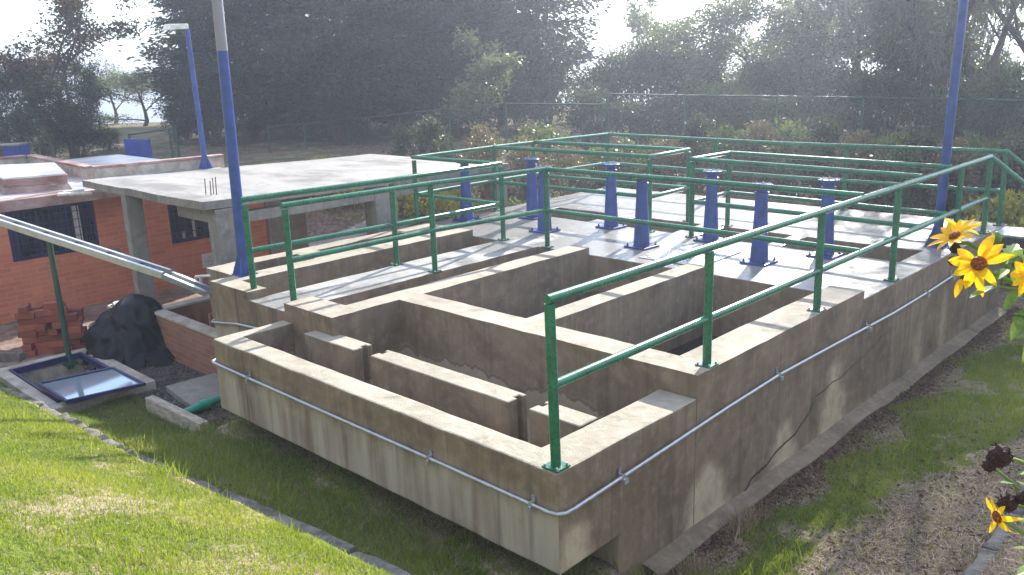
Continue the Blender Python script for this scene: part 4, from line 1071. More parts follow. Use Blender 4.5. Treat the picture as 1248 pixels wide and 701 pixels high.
# slab lying in the yard, green pipe, timber edging
tag(MB().obox(at(243, 480, Z=-1.1) + Vector((0, .1, 0)), (.45, -.05, 0), (.02, .33, 0), (0, 0, .035), 'concrete_grey', .008).build('paving_slab'), 'grey concrete slab lying in the gravel beside the green pipe', 'slab')
a, b = at(220, 505, Z=-1.06), at(252, 492, Z=-1.06); d_ = (b - a)
gpp = empty('drain_pipe', tuple(a), 'short green plastic drain pipe lying at the left foot of the tank', 'pipe')
new_part(MB().tube([a - d_ * .1, b + d_ * .6], .042, 'green_plastic', 16), 'pipe', gpp)
new_part(MB().tube([b - d_ * .25, b + d_ * .05], .054, 'green_plastic', 16), 'socket', gpp)
a, b = at(183, 492, Z=-1.04), at(250, 525, Z=-1.04); t = (b - a).normalized()
tag(MB().obox((a + b) / 2, (b - a) / 2, Vector((-t.y, t.x, 0)) * .05, (0, 0, .09), 'plank_wood', .008).build('edging_board'), 'pale timber edging board between the gravel yard and the grass', 'board')

# blue sheet, blue tank and gate at the back left
p = at(170, 198, d=21)
bs = empty('sheet_metal_screen', (p.x, p.y, gz(p.x, p.y)), 'upright blue sheet metal panel beyond the flat roof on the left', 'panel')
w_ = RIGHT.xy.normalized(); wv = Vector((w_.x, w_.y, 0)); dv = Vector((-w_.y, w_.x, 0))
pz0, pz1 = gz(p.x, p.y) - .1, at(170, 168, d=21).z
part(MB().hexa([p - wv * .28 + dv * -.02 + Vector((0, 0, pz0 - p.z)), p + wv * .34 + dv * -.02 + Vector((0, 0, pz0 - p.z)), p + wv * .34 + dv * .02 + Vector((0, 0, pz0 - p.z)), p - wv * .28 + dv * .02 + Vector((0, 0, pz0 - p.z))],
   [p - wv * .30 + dv * -.02 + Vector((0, 0, pz1 - p.z)), p + wv * .30 + dv * -.02 + Vector((0, 0, pz1 - p.z - .04)), p + wv * .30 + dv * .02 + Vector((0, 0, pz1 - p.z - .04)), p - wv * .30 + dv * .02 + Vector((0, 0, pz1 - p.z))], 'blue_sheet', .006), 'sheet', bs)
for sgn in (-.29, .29): part(MB().tube([p + wv * sgn + dv * .05 + Vector((0, 0, pz0 - p.z)), p + wv * sgn + dv * .05 + Vector((0, 0, pz1 - p.z - .02))], .025, 'blue_sheet', 8), 'post', bs)
p = at(21, 190, d=22)
bt = empty('water_tank', (p.x, p.y, p.z), 'small blue box tank beyond the left parapet beside a red flowering bush', 'tank')
part(MB().obox(p + Vector((0, 0, .1)), wv * .20, dv * .25, (0, 0, .17), 'blue_sheet', .02), 'body', bt)
part(MB().obox(p + wv * -.1 + Vector((0, 0, .29)), wv * .32, dv * .28, (0, 0, .02), 'concrete_grey', .006), 'lid', bt)
part(MB().obox(p + Vector((0, 0, -.7)), wv * .2, dv * .2, (0, 0, .6), 'concrete_grey', .01), 'pedestal', bt)

# ================================================================== leaves, crowns, trees
def unit(a): return a / np.maximum(np.linalg.norm(a, axis=-1, keepdims=True), 1e-9)
def leaf_cloud(name, P, D, L, W, matname, parent=None, tint=None, fold=.12, r=None, fat=.42):
    """one small bent diamond per leaf: P centres, D directions"""
    r = r or rng; n = len(P)
    D = unit(D); N = unit(np.cross(D, r.normal(size=(n, 3)))); S = np.cross(N, D)
    L = np.asarray(L).reshape(-1, 1) * np.ones((n, 1)); W = np.asarray(W).reshape(-1, 1) * np.ones((n, 1))
    v = np.stack([P - D * L * .5, P - D * L * (.5 - fat) + S * W * .5 + N * W * fold, P + D * L * .5 - N * L * .12, P - D * L * (.5 - fat) - S * W * .5 + N * W * fold], 1).reshape(-1, 3)
    f = np.arange(n * 4).reshape(n, 4)
    t = np.clip(r.random(n) if tint is None else tint, 0, 1)
    return mesh_np(name, v, f, [matname], False, parent, [('tint', 'FLOAT', np.repeat(t, 4))])
def clumps_to_leaves(C, R, per, up, out, droop, r, flat=.75):
    n = len(C); m = per
    q = unit(r.normal(size=(n, m, 3))) * (r.random((n, m, 1)) ** .45)
    q[..., 2] *= flat
    P = (C[:, None, :] + q * R[:, None, None]).reshape(-1, 3)
    D = (q * out + r.normal(size=q.shape) * .6).reshape(-1, 3); D[:, 2] += up - droop
    ct = np.repeat(r.random(n), m)
    tint = np.clip(.45 * ct + .55 * r.random(n * m), 0, 1)
    return P, D, tint
def grow(mb, p, d, L, rad, lvl, maxl, r, tips, spread, gravity, nseg=4, kids=(2, 4), mat_='bark'):
    pts = [p.copy()]; rr = [rad]; q = p.copy(); dd = d.copy()
    for k in range(nseg):
        dd = (dd + Vector(r.normal(size=3)) * .12 + Vector((0, 0, gravity))).normalized()
        q = q + dd * (L / nseg); pts.append(q.copy()); rr.append(rad * (1 - .5 * (k + 1) / nseg))
        if lvl >= 1 and k >= 1: tips.append((q.copy(), lvl))
    mb.tube(pts, rr, mat_, 7 if lvl < 2 else 4, cap=False)
    if lvl < maxl:
        nk = int(r.integers(kids[0], kids[1] + 1)) + (2 if lvl == 0 else 0)
        for k in range(nk):
            j = int(r.integers(2, nseg + 1)) if lvl else int(min(nseg, 1 + k * nseg / nk + r.random()))
            an = r.random() * 2 * PI; e = dd.orthogonal().normalized(); e.rotate(Quaternion(dd, an))
            nd = (dd * (1 - spread) + e * spread + Vector((0, 0, .12))).normalized()
            grow(mb, pts[j], nd, L * r.uniform(.52, .75), rr[j] * .65, lvl + 1, maxl, r, tips, spread, gravity, nseg, kids, mat_)
def broad_tree(name, H, CR, leafm, seed, per=46, Ls=.15, Ws=.075, crad=.55, droop=.1, maxl=3, spread=.62, bare=.25, flat=.75, grav=.02):
    r = np.random.default_rng(seed)
    root = empty(name, (0, 0, 0), '', 'tree')
    mb = MB(); tips = []
    grow(mb, Vector((0, 0, -.3)), Vector((.02, .03, 1)), H * .62, H * .022, 0, maxl, r, tips, spread, grav)
    T_ = np.array([tuple(t) for t, l in tips if l >= 1 and t.z > H * bare])
    mx = T_[:, :2].mean(0) / max(T_[:, 2].mean(), .1)
    for v in mb.v: v.x -= mx[0] * v.z; v.y -= mx[1] * v.z
    T_[:, 0] -= mx[0] * T_[:, 2]; T_[:, 1] -= mx[1] * T_[:, 2]
    # scale into the wanted crown width and height
    rad_ = np.percentile(np.linalg.norm(T_[:, :2], axis=1), 92); sx = CR / max(rad_, .1); sz = (H - crad * .5) / max(T_[:, 2].max(), .1)
    for v in mb.v:
        k = min(1, max(0, v.z / (H * .3))); v.x *= lerp(1, sx, k); v.y *= lerp(1, sx, k); v.z *= sz
    T_[:, :2] *= sx; T_[:, 2] *= sz
    part(mb, 'trunk', root, smooth=True, sharp=80)
    R_c = crad * r.uniform(.6, 1.25, len(T_))
    P, D, t = clumps_to_leaves(T_, R_c, per, .15, 1.0, droop, r, flat)
    leaf_cloud('crown', P, D, Ls * r.uniform(.6, 1.3, len(P)), Ws * r.uniform(.7, 1.2, len(P)), leafm, root, t, r=r)
    return root
def conifer(name, H, CR, leafm, seed, nb=95, per=15, Ls=.24, Ws=.085):
    r = np.random.default_rng(seed); root = empty(name, (0, 0, 0), '', 'tree'); mb = MB()
    lean = Vector((r.normal() * .02, r.normal() * .02, 1))
    mb.tube([Vector((0, 0, -.3)) + lean * (H * k / 6) for k in range(7)], [H * .02 * (1 - k / 6.6) for k in range(7)], 'bark', 8, cap=False)
    P, D, T_ = [], [], []
    for k in range(nb):
        f = (k + r.random()) / nb; z = H * (.06 + .93 * f); an = r.random() * 2 * PI
        prof = (1 - f) ** .55 * (.55 + .45 * min(1, f / .25)) + .06
        L = CR * prof * r.uniform(.6, 1.2); dr = Vector((math.cos(an), math.sin(an), r.uniform(-.05, .35)))
        b0 = Vector((0, 0, z)); pts = [b0 + dr * (L * s) + Vector((0, 0, -.13 * L * s * s + .05 * L * s ** 3)) for s in (0, .3, .6, .85, 1)]
        mb.tube(pts, [.035 * (1 - .8 * s) * H / 8 for s in (0, .3, .6, .85, 1)], 'bark', 4, cap=False)
        bt = r.random()
        m = int(per * (3 + 6 * L / CR))
        s = r.random(m) ** .7; base = np.array([tuple(b0 + dr * (L * q) + Vector((0, 0, -.13 * L * q * q + .05 * L * q ** 3))) for q in s])
        sp = .14 + .24 * L * (1 - .55 * s)
        off = r.normal(size=(m, 3)) * np.stack([sp, sp, sp * .42], 1) * .75; off[:, 2] -= .07
        dd = np.array(dr)[None] * .9 + off / np.maximum(sp[:, None], .05) * .8 + r.normal(size=(m, 3)) * .35; dd[:, 2] -= .25
        P.append(base + off); D.append(dd); T_.append(np.clip(.5 * bt + .5 * r.random(m), 0, 1))
    part(mb, 'trunk', root, smooth=True, sharp=80)
    P, D, T_ = map(np.concatenate, (P, D, T_))
    leaf_cloud('crown', P, D, Ls * r.uniform(.6, 1.3, len(P)), Ws * r.uniform(.6, 1.2, len(P)), leafm, root, T_, r=r)
    return root
def shrub(name, H, CR, leafm, seed, n=34, per=60, Ls=.10, Ws=.05, point=.6, tipm=None):
    r = np.random.default_rng(seed); root = empty(name, (0, 0, 0), '', 'shrub'); mb = MB(); C = []
    for k in range(n):
        f = r.random() ** .8; an = r.random() * 2 * PI; rad = CR * (1 - f ** 1.6 * point) * math.sqrt(r.random()) * (.75 + .25 * min(1, f / .3))
        e = Vector((rad * math.cos(an), rad * math.sin(an), H * (.12 + .84 * f))); C.append(tuple(e))
        if k % 2 == 0: mb.tube([Vector((e.x * .1, e.y * .1, -.1)), Vector((e.x * .5, e.y * .5, e.z * .55)), e], [.018, .012, .004], 'bark', 4, cap=False)
    part(mb, 'stems', root, smooth=True)
    C = np.array(C); Rr = CR * .42 * r.uniform(.6, 1.15, n)
    P, D, t = clumps_to_leaves(C, Rr, per, .35, 1.0, 0, r, .9)
    t = np.clip(t * .75 + .3 * (P[:, 2] / H - .5), 0, 1)
    leaf_cloud('foliage', P, D, Ls * r.uniform(.6, 1.3, len(P)), Ws * r.uniform(.7, 1.2, len(P)), leafm, root, t, r=r)
    return root
def place(o, u, v_or_none, d, sc=1.0, rot=None, label=None, group=None, cat=None):
    p = at(u, 150, d=d); z = gz(p.x, p.y)
    o.location = (p.x, p.y, z - .03); s = sc if isinstance(sc, tuple) else (sc, sc, sc); o.scale = s
    o.rotation_euler = (0, 0, random.uniform(0, 6.28) if rot is None else rot)
    if label: o['label'] = label
    if group: o['group'] = group
    if cat: o['category'] = cat
    return o
used = set()
def inst(src, *a, **k):
    o = src if src.name not in used else copy_tree(src)
    used.add(src.name); return place(o, *a, **k)

# dark conifers behind the fence
cA = conifer('conifer_tree', 9.0, 3.0, 'leaf_conifer', 11, 120, 20, .26, .09)
cB = conifer('conifer_tree', 10.0, 2.7, 'leaf_conifer', 12, 130, 18, .26, .09)
G_ = 'dark conifers behind the fence'
for k, (src, u, d, sc, lb) in enumerate((
    (cA, 250, 31, (.55, .55, .80), 'dark conifer at the left end of the conifer row, behind the roof lamp post'),
    (cB, 308, 30, (.9, .9, 1.0), 'tall dark conifer right behind the blue pole with the grey top'),
    (cA, 368, 33, 1.05, 'dark conifer just right of the blue pole with the grey top'),
    (cB, 425, 29.5, 1.0, 'dark conifer above the middle of the concrete canopy slab'),
    (cA, 492, 32, 1.08, 'dark conifer left of the small pale tree by the fence'),
    (cB, 552, 30.5, 1.02, 'dark conifer right behind the small pale tree by the fence'),
    (cA, 612, 33, 1.0, 'dark conifer just right of the small pale tree by the fence'),
    (cB, 660, 31, (.85, .85, .98), 'dark conifer at the right end of the conifer row, beside the gap of sky'))):
    inst(src, u, None, d, sc, None, lb, G_)
# more of the wood further back, seen through the first row
for k, (src, u, d, sc) in enumerate(((cA, 270, 40, 1.05), (cB, 345, 41, 1.1), (cA, 460, 40, 1.1), (cB, 520, 42, 1.15), (cA, 590, 41, 1.0))):
    inst(src, u, None, d, sc, None, 'dark conifer in the second row, glimpsed through the trees behind the fence', 'second row of dark conifers')
# broad-leaved trees
bA = broad_tree('broadleaf_tree', 6.2, 2.5, 'leaf_broad', 21, 62, .145, .07, .62, bare=.10)
bB = broad_tree('broadleaf_tree', 5.4, 2.3, 'leaf_pale', 22, 58, .125, .06, .58, bare=.12)
bC = broad_tree('broadleaf_tree', 6.4, 1.7, 'leaf_ruddy', 29, 34, .14, .07, .45, bare=.12, maxl=3, spread=.45, grav=.06)
bD = broad_tree('broadleaf_tree', 4.6, 2.4, 'leaf_dark', 24, 76, .13, .065, .65, bare=.05)
bE = broad_tree('eucalyptus_tree', 8.2, 2.6, 'leaf_eucalypt', 25, 40, .30, .045, .75, droop=.9, bare=.08, flat=1.1)
bF = broad_tree('broadleaf_tree', 4.4, 1.2, 'leaf_pale', 26, 44, .15, .07, .40, bare=.35)
for src, u, d, sc, lb in (
    (bC, 84, 27, (1.0, 1.0, .90), 'tall thin tree with reddish upper leaves at the far left'),
    (bD, 62, 26, (.75, .75, .62), 'dense dark tree low behind the flat roof at the far left'),
    (bD, 98, 28.5, (.42, .42, .72), 'dark bushy tree just left of the blue screen beyond the roof'),
    (bB, 5, 31, (.9, .9, .62), 'pale tree cut by the left edge of the picture'),
    (bB, 176, 40, (1.1, 1.1, .56), 'pale yellow green tree far off in the gap between the left trees and the conifers'),
    (bB, 140, 44, (1.0, 1.0, .56), 'pale tree furthest off, left of the gap below the hazy hills'),
    (bF, 585, 25, (1, 1, .82), 'small pale tree standing against the dark conifers'),
    (bB, 748, 34, (.7, .7, .44), 'low pale tree at the foot of the gap of sky'),
    (bA, 812, 30, (.9, .9, .63), 'broad green tree just right of the gap of sky'),
    (bF, 792, 36, (1.1, 1.1, 1.22), 'slim pale tree rising behind the broad tree right of the sky gap'),
    (bA, 885, 28, (.95, .95, .74), 'tall broad tree above the right end of the left railing bay'),
    (bD, 935, 30, (1.0, 1.0, .84), 'dark broad tree behind the middle of the right fence'),
    (bB, 1000, 29, (1.2, 1.2, 1.2), 'pale feathery tree left of the eucalyptus trees'),
    (bE, 1062, 27, (1.0, 1.0, .95), 'leftmost drooping eucalyptus, left of the tall right hand pole'),
    (bE, 1138, 26.2, (.95, .95, 1.75), 'drooping eucalyptus right behind the tall right hand pole'),
    (bE, 1205, 25.5, (1.15, 1.15, 1.62), 'drooping eucalyptus just right of the tall right hand pole'),
    (bE, 1275, 26, (1.2, 1.2, 1.65), 'drooping eucalyptus cut by the right edge of the picture'),
    (bA, 1095, 33, (1.2, 1.2, .85), 'broad green tree filling in behind the eucalyptus trees'),
    (bA, 965, 35, (1.1, 1.1, .78), 'broad green tree far back behind the right fence'),
    (bD, 1180, 32, (1.2, 1.2, 1.0), 'dark tree far back at the right, behind the eucalyptus')):
    inst(src, u, None, d, sc, None, lb, 'trees beyond the fence')
# clipped and wild shrubs
sA = shrub('garden_shrub', 1.75, .62, 'leaf_bronze', 31, 44, 70, .085, .042)
sB = shrub('garden_shrub', 1.6, .68, 'leaf_dark', 32, 40, 70, .09, .045, .8)
sC = shrub('garden_shrub', 1.5, .95, 'leaf_broad', 33, 44, 70, .12, .06, .35)
sY = shrub('yellow_shrub', .62, .55, 'leaf_yellow', 34, 30, 60, .07, .04, .3)
sF = shrub('garden_shrub', .8, .35, 'leaf_fresh', 35, 16, 40, .11, .05, .5)
sR = shrub('red_shrub', 1.1, .5, 'leaf_ruddy', 36, 24, 50, .09, .05, .3)
for src, u, d, sc, lb in (
    (sB, 524, 20.5, 1.0, 'dark cone shaped shrub behind the canopy slab, left of the bronze ones'),
    (sB, 490, 21, (.8, .8, .8), 'small dark shrub leftmost of the clipped row'),
    (sA, 588, 19.5, 1.02, 'bronze tipped shrub leftmost of the three bronze ones'),
    (sA, 640, 19, .98, 'bronze tipped shrub in the middle of the three bronze ones'),
    (sA, 690, 18.5, .98, 'bronze tipped shrub rightmost of the three, by the gate posts'),
    (sC, 660, 20.5, .9, 'green shrub behind the bronze tipped shrubs'),
    (sF, 555, 18.5, .9, 'small fresh green shrub in front of the bronze ones'),
    (sF, 595, 17.6, .9, 'small fresh green shrub behind the left corner of the deck railing'),
    (sC, 630, 16.6, .62, 'low green shrub beyond the left edge of the deck'),
    (sC, 735, 19.5, .8, 'green shrub in front of the gate posts'),
    (sC, 775, 19, .95, 'green shrub behind the far corner of the deck railing'),
    (sA, 815, 18.6, .85, 'brownish shrub right of the far corner of the deck railing'),
    (sB, 850, 19, 1.0, 'dark shrub above the left railing bay'),
    (sC, 890, 18, .85, 'green shrub above the right railing bay corner'),
    (sA, 925, 17.6, .85, 'brownish shrub behind the middle of the back railing'),
    (sC, 968, 17.4, .95, 'green shrub right of the middle of the back railing'),
    (sB, 1005, 17.2, 1.0, 'dark shrub behind the back railing, left of the tall right pole'),
    (sA, 1045, 16.6, .92, 'brownish shrub left of the tall right pole'),
    (sC, 1085, 16.4, 1.0, 'green shrub just left of the tall right pole'),
    (sB, 1125, 16.2, 1.05, 'dark shrub right behind the tall right pole'),
    (sA, 1165, 15.8, .98, 'brownish shrub right of the tall right pole'),
    (sC, 1205, 16, 1.05, 'green shrub behind the corner of the long right railing'),
    (sB, 1245, 15.6, 1.05, 'dark shrub at the right edge of the picture'),
    (sA, 1290, 15, 1.05, 'brownish shrub beyond the right edge of the stair'),
    (sR, 2, 23, .9, 'red leaved bush beside the small blue box tank')):
    inst(src, u, None, d, sc, None, lb, 'shrubs round the tank')
for k, (u, d, sc) in enumerate(((365, 20.0, 1.3), (393, 19.8, 1.4), (420, 19.6, 1.3), (476, 19.2, 1.4), (503, 19, 1.3), (528, 18.7, 1.3), (548, 18.4, 1.1))):
    inst(sY, u, None, d, sc, None, 'low yellow green shrub in the row seen under the concrete canopy', 'yellow shrubs under the canopy', 'shrub')
for k, (u, d, sc, lb) in enumerate(((1225, 13.6, 1.2, 'yellow green shrub behind the stair landing'), (1258, 13.0, 1.3, 'yellow green shrub right of the stair landing'), (1238, 14.8, 1.6, 'taller yellow green shrub behind the stair railing'))):
    inst(sY, u, None, d, sc, None, lb, 'yellow shrubs by the stair', 'shrub')

# undergrowth: a thicket of big shrubs behind the fence
uA = shrub('thicket_shrub', 2.9, 1.35, 'leaf_dark', 41, 60, 64, .14, .07, .35)
uB = shrub('thicket_shrub', 2.6, 1.3, 'leaf_broad', 42, 60, 64, .15, .075, .35)
side_ = ('left of', 'right of', 'below', 'behind')
for k in range(24):
    u = 715 + (k % 12) * 50 + (22 if k >= 12 else 0); d = (24.5 if k < 12 else 28) + random.uniform(-.7, .7)
    inst((uA, uB)[(k * 7 // 3) % 2], u, None, d, random.uniform(.5, .8) * (1 if k < 12 else 1.25), None, 'large wild bush in the dense undergrowth behind the right fence', 'undergrowth behind the right fence')
for k, (u, d, sc) in enumerate(((10, 26, .55), (45, 27.5, .6), (88, 27, .65), (128, 29, .32), (215, 30, .4))):
    inst((uA, uB)[k % 2], u, None, d, sc, None, 'leafy bush in the thicket beyond the flat roof at the far left', 'undergrowth at the far left')
for k in range(13):
    u = 225 + k * 37; d = 29 + random.uniform(-.8, 3)
    inst(uA, u, None, d, random.uniform(.55, .85), None, 'dark bush in the undergrowth at the foot of the conifers', 'undergrowth below the conifers')

# far-off wood on the slopes below
r = np.random.default_rng(5); n = 2600
an = r.uniform(R_(50), R_(200), n); dd = r.uniform(95, 300, n)
cx, cy = CAM.x + dd * np.cos(an), CAM.y + dd * np.sin(an); cz_ = ground_z(cx, cy)
C = np.stack([cx, cy, cz_ + 2.2], 1); Rr = r.uniform(1.6, 3.6, n)
P, D, t = clumps_to_leaves(C, Rr, 80, .2, 1, 0, r, .8)
tag(leaf_cloud('distant_woodland', P, D, .5, .3, 'leaf_broad', None, t, r=r), kind='stuff')

# ================================================================== chain-link fence
def fence(name, posts, label, low=None, gatepost=False):
    base = posts[0]
    f = empty(name, (base.x, base.y, gz(base.x, base.y)), label, 'fence', 'fence runs')
    for p in posts: part(MB().tube([(p.x, p.y, gz(p.x, p.y) - .2), (p.x, p.y, p.z)], .034, 'dark_green_paint', 8), 'post', f, smooth=True)
    for a, b in zip(posts, posts[1:]):
        part(MB().tube([a - Vector((0, 0, .03)), b - Vector((0, 0, .03))], .022, 'dark_green_paint', 8), 'top_rail', f, smooth=True)
        mb = MB(); L = (b.xy - a.xy).length; t = Vector((b.x - a.x, b.y - a.y, 0)) / L
        za, zb = gz(a.x, a.y) + .05, gz(b.x, b.y) + .05; H = min(a.z - za, b.z - zb) - .05
        n_ = Vector((-t.y, t.x, 0)) * .002; st = .085
        for sg in (1, -1):
            s = -H
            while s < L:
                s0, s1 = s, s + H; h0, h1 = 0.0, H
                if s0 < 0: h0 = -s0; s0 = 0
                if s1 > L: h1 = H - (s1 - L); s1 = L
                if s1 - s0 > .02:
                    q0, q1 = (s0, s1) if sg > 0 else (L - s0, L - s1)
                    A = a + t * q0; B = a + t * q1; A.z = lerp(za, zb, q0 / L) + h0; B.z = lerp(za, zb, q1 / L) + h1
                    wv_ = Vector((0, 0, .0032)); mb.quad([A - wv_ + n_, B - wv_ + n_, B + wv_ + n_, A + wv_ + n_], 'chain_link')
                s += st
        part(mb, 'wire_net', f)
    return f
fl = [at(733, 126, d=22), at(616, 125, d=22), at(547, 131, d=24), at(487, 138, d=26), at(423, 145, d=28.2), at(370, 150, d=27.5), at(326, 153, d=27)]
fence('chain_link_fence', fl, 'dark green chain link fence running behind the clipped bronze shrubs')
fr = [at(740, 113, d=22), at(834, 115, d=22), at(948, 116, d=22), at(1052, 117.5, d=22), at(1155, 119, d=22), at(1258, 121, d=22), at(1360, 122, d=22)]
fence('chain_link_fence', fr, 'dark green chain link fence with taller posts running along the right behind the deck')
gt_ = [at(157, 163, d=24), at(206, 156, d=24.5), at(214, 155, d=24.6)]
fence('chain_link_fence', gt_, 'short dark fence and gate frame beyond the flat roof at the left')
# service path seen under the canopy
pp = [at(350, 300, Z=-1.1), at(390, 306, Z=-1.1), at(530, 276, Z=-1.1), at(500, 270, Z=-1.1)]
n = 10; mb = MB()
for k in range(n):
    a0, a1 = pp[0].lerp(pp[3], k / n), pp[0].lerp(pp[3], (k + 1) / n); b0, b1 = pp[1].lerp(pp[2], k / n), pp[1].lerp(pp[2], (k + 1) / n)
    q = [Vector((p.x, p.y, gz(p.x, p.y) + .012)) for p in (b0, b1, a1, a0)]; mb.quad(q, 'concrete_grey')
tag(mb.build('path'), kind='structure')

# ================================================================== grass and litter
def field2(x, y, s, o=0.0):
    return np.array([mnoise.noise(Vector((a * s + o, b * s - o, o))) for a, b in zip(x, y)])
def in_view(x, y, z, m=1.12):
    d = np.stack([x - CAM.x, y - CAM.y, z - CAM.z], -1)
    zf = d @ np.array(FWD); u = d @ np.array(RIGHT) / np.maximum(zf, .1); v = d @ np.array(UP) / np.maximum(zf, .1)
    return (zf > .5) & (np.abs(u) < .5914 * m + .08) & (np.abs(v) < .332 * m + .06)
def blades(name, x, y, h, w_, lean, matname, tint, z0=None):
    n = len(x); z = ground_z(x, y) - .008 if z0 is None else z0
    B = np.stack([x, y, z], 1); a = rng.uniform(0, 2 * PI, n); s = np.stack([np.cos(a), np.sin(a), np.zeros(n)], 1)
    b = rng.uniform(0, 2 * PI, n); l = np.stack([np.cos(b), np.sin(b), np.zeros(n)], 1) * (lean * h * rng.uniform(.2, 1, n))[:, None]
    up = np.array([0, 0, 1.0])[None] * h[:, None]; W = (w_ * .5)[:, None]
    tipz = np.clip(1 - .35 * (lean * rng.random(n)) ** 2, .15, 1)[:, None]
    v = np.stack([B - s * W, B + s * W, B + up * .55 + l * .4 - s * W * .8, B + up * .55 + l * .4 + s * W * .8, B + up * tipz + l], 1).reshape(-1, 3)
    k = np.arange(n)[:, None] * 5
    f = np.concatenate([k + np.array([[0, 1, 3]]), k + np.array([[0, 3, 2]]), k + np.array([[2, 3, 4]])], 0)
    return tag(mesh_np(name, v, f, [matname], False, None, [('tint', 'FLOAT', np.repeat(tint, 5))]), kind='stuff')
def scatter(n, x0, x1, y0, y1):
    x = rng.uniform(x0, x1, n); y = rng.uniform(y0, y1, n); return x, y
# front lawn (sunlit bank) and the strip under the tank
x, y = scatter(430000, -8.6, 2.6, -3.9, .55)
ky = kerb_y(x); z = ground_z(x, y)
ok = in_view(x, y, z, 1.45) & (np.abs(y - ky - .03) > .085) & ~((x < -6.5) & (y > ky + .12)) & ~((x > -5.3) & (x < -4.45) & (y > -.02)) & ~((x < -5.3) & (y > .0)) & ~((x > .1) & (y > .1))
x, y = x[ok], y[ok]; ky = ky[ok]
pn = field2(x, y, 1.6) * .6 + field2(x, y, 5.0, 3.1) * .5
lawn = y < ky
bare = np.where(lawn, pn + .25 * sst(-y, 1.6, 2.6), pn - .02) > np.where(lawn, .38, .36)
keep = ~bare | (rng.random(len(x)) < .45)
thin = np.where(lawn, 1.0, np.where(y > 0, .5, .95)); keep &= rng.random(len(x)) < thin
x, y, pn, lawn = x[keep], y[keep], pn[keep], lawn[keep]
strw = rng.random(len(x)) < np.where(lawn, .07 + .22 * np.clip(pn + .1, 0, 1), .28)
h = np.where(lawn, rng.uniform(.022, .055, len(x)), rng.uniform(.03, .085, len(x))) * (1 + .7 * np.clip(-pn, 0, 1))
w_ = rng.uniform(.0035, .0065, len(x)); tint = np.clip(.5 + .5 * field2(x, y, 1.1, 7.7) + rng.normal(0, .22, len(x)), 0, 1) * np.where(lawn, 1, .75)  # blades between kerb and tank coloured darker, shade put into their tint
g = ~strw
blades('lawn_grass', x[g], y[g], h[g], w_[g], np.full(g.sum(), .8), 'grass_blade', tint[g])
blades('dry_grass', x[strw], y[strw], h[strw] * .7, w_[strw], np.full(strw.sum(), 2.4), 'grass_straw', rng.random(strw.sum()))
# right lawn
x, y = scatter(300000, .16, 4.0, .2, 11.0)
z = ground_z(x, y); ok = in_view(x, y, z) & (np.abs(x - 1.85) > .07)
x, y = x[ok], y[ok]
pn = field2(x, y, 1.3, 1.7) * .6 + field2(x, y, 4.2, 5.1) * .5
drybed = sst(x - .12 * (y - 1.5), .7, 1.0) * (1 - sst(y, 3.2, 4.6)) + .7 * sst(x, 1.25, 1.6) * (1 - sst(y, 5.0, 6.4))
edge = 1 - sst(x + .1 * np.sin(y * 4), .26, .6)
b = pn + .62 * drybed + .75 * edge
keep = (b < .22) | (rng.random(len(x)) < .10)
dry = (b >= .22) & (rng.random(len(x)) < .85) & (x > .3)
g = keep & ~(rng.random(len(x)) < .08)
h = rng.uniform(.025, .065, len(x)) * (1 + .8 * np.clip(-pn, 0, 1)); w_ = rng.uniform(.0035, .0065, len(x))
tint = np.clip(.42 + .5 * field2(x, y, .9, 2.2) + rng.normal(0, .22, len(x)), 0, 1)
blades('lawn_grass', x[g], y[g], h[g], w_[g], np.full(g.sum(), .8), 'grass_blade', tint[g])
blades('dry_grass', x[dry], y[dry], h[dry] * .55, w_[dry] * 1.3, np.full(dry.sum(), 4.5), 'grass_straw', rng.random(dry.sum()))
# taller tufts
tx, ty = [], []
for (cx, cy, n, rad) in [(-5.5, -1.9, 160, .16), (-5.2, -1.75, 120, .12), (-3.1, -1.12, 110, .12), (-4.1, -.75, 200, .25), (-3.4, -.55, 260, .3), (-2.4, -.45, 240, .3), (-1.6, -.4, 160, .25), (-4.9, -.3, 260, .22), (-4.6, .2, 200, .18), (-.9, -.35, 160, .25), (.62, 3.9, 160, .2), (.75, 1.2, 260, .25), (.9, 5.2, 220, .3), (.5, .9, 150, .2), (1.0, 7.4, 200, .3), (-.2, .45, 90, .12), (.08, .72, 70, .07)]:
    tx.append(rng.normal(cx, rad, n)); ty.append(rng.normal(cy, rad, n))
x, y = np.concatenate(tx), np.concatenate(ty); h = rng.uniform(.07, .19, len(x))
blades('grass_tufts', x, y, h, rng.uniform(.005, .009, len(x)), np.full(len(x), .75), 'grass_blade', rng.random(len(x)) * .8)
x, y = rng.normal(.24, .06, 420), rng.normal(1.95, .12, 420); x2, y2 = rng.normal(.33, .05, 260), rng.normal(1.12, .1, 260)
x, y = np.concatenate([x, x2]), np.concatenate([y, y2])
blades('dry_grass', np.maximum(x, .12), y, rng.uniform(.06, .17, len(x)), rng.uniform(.004, .007, len(x)), np.full(len(x), .9), 'grass_straw', rng.random(len(x)) * .7)
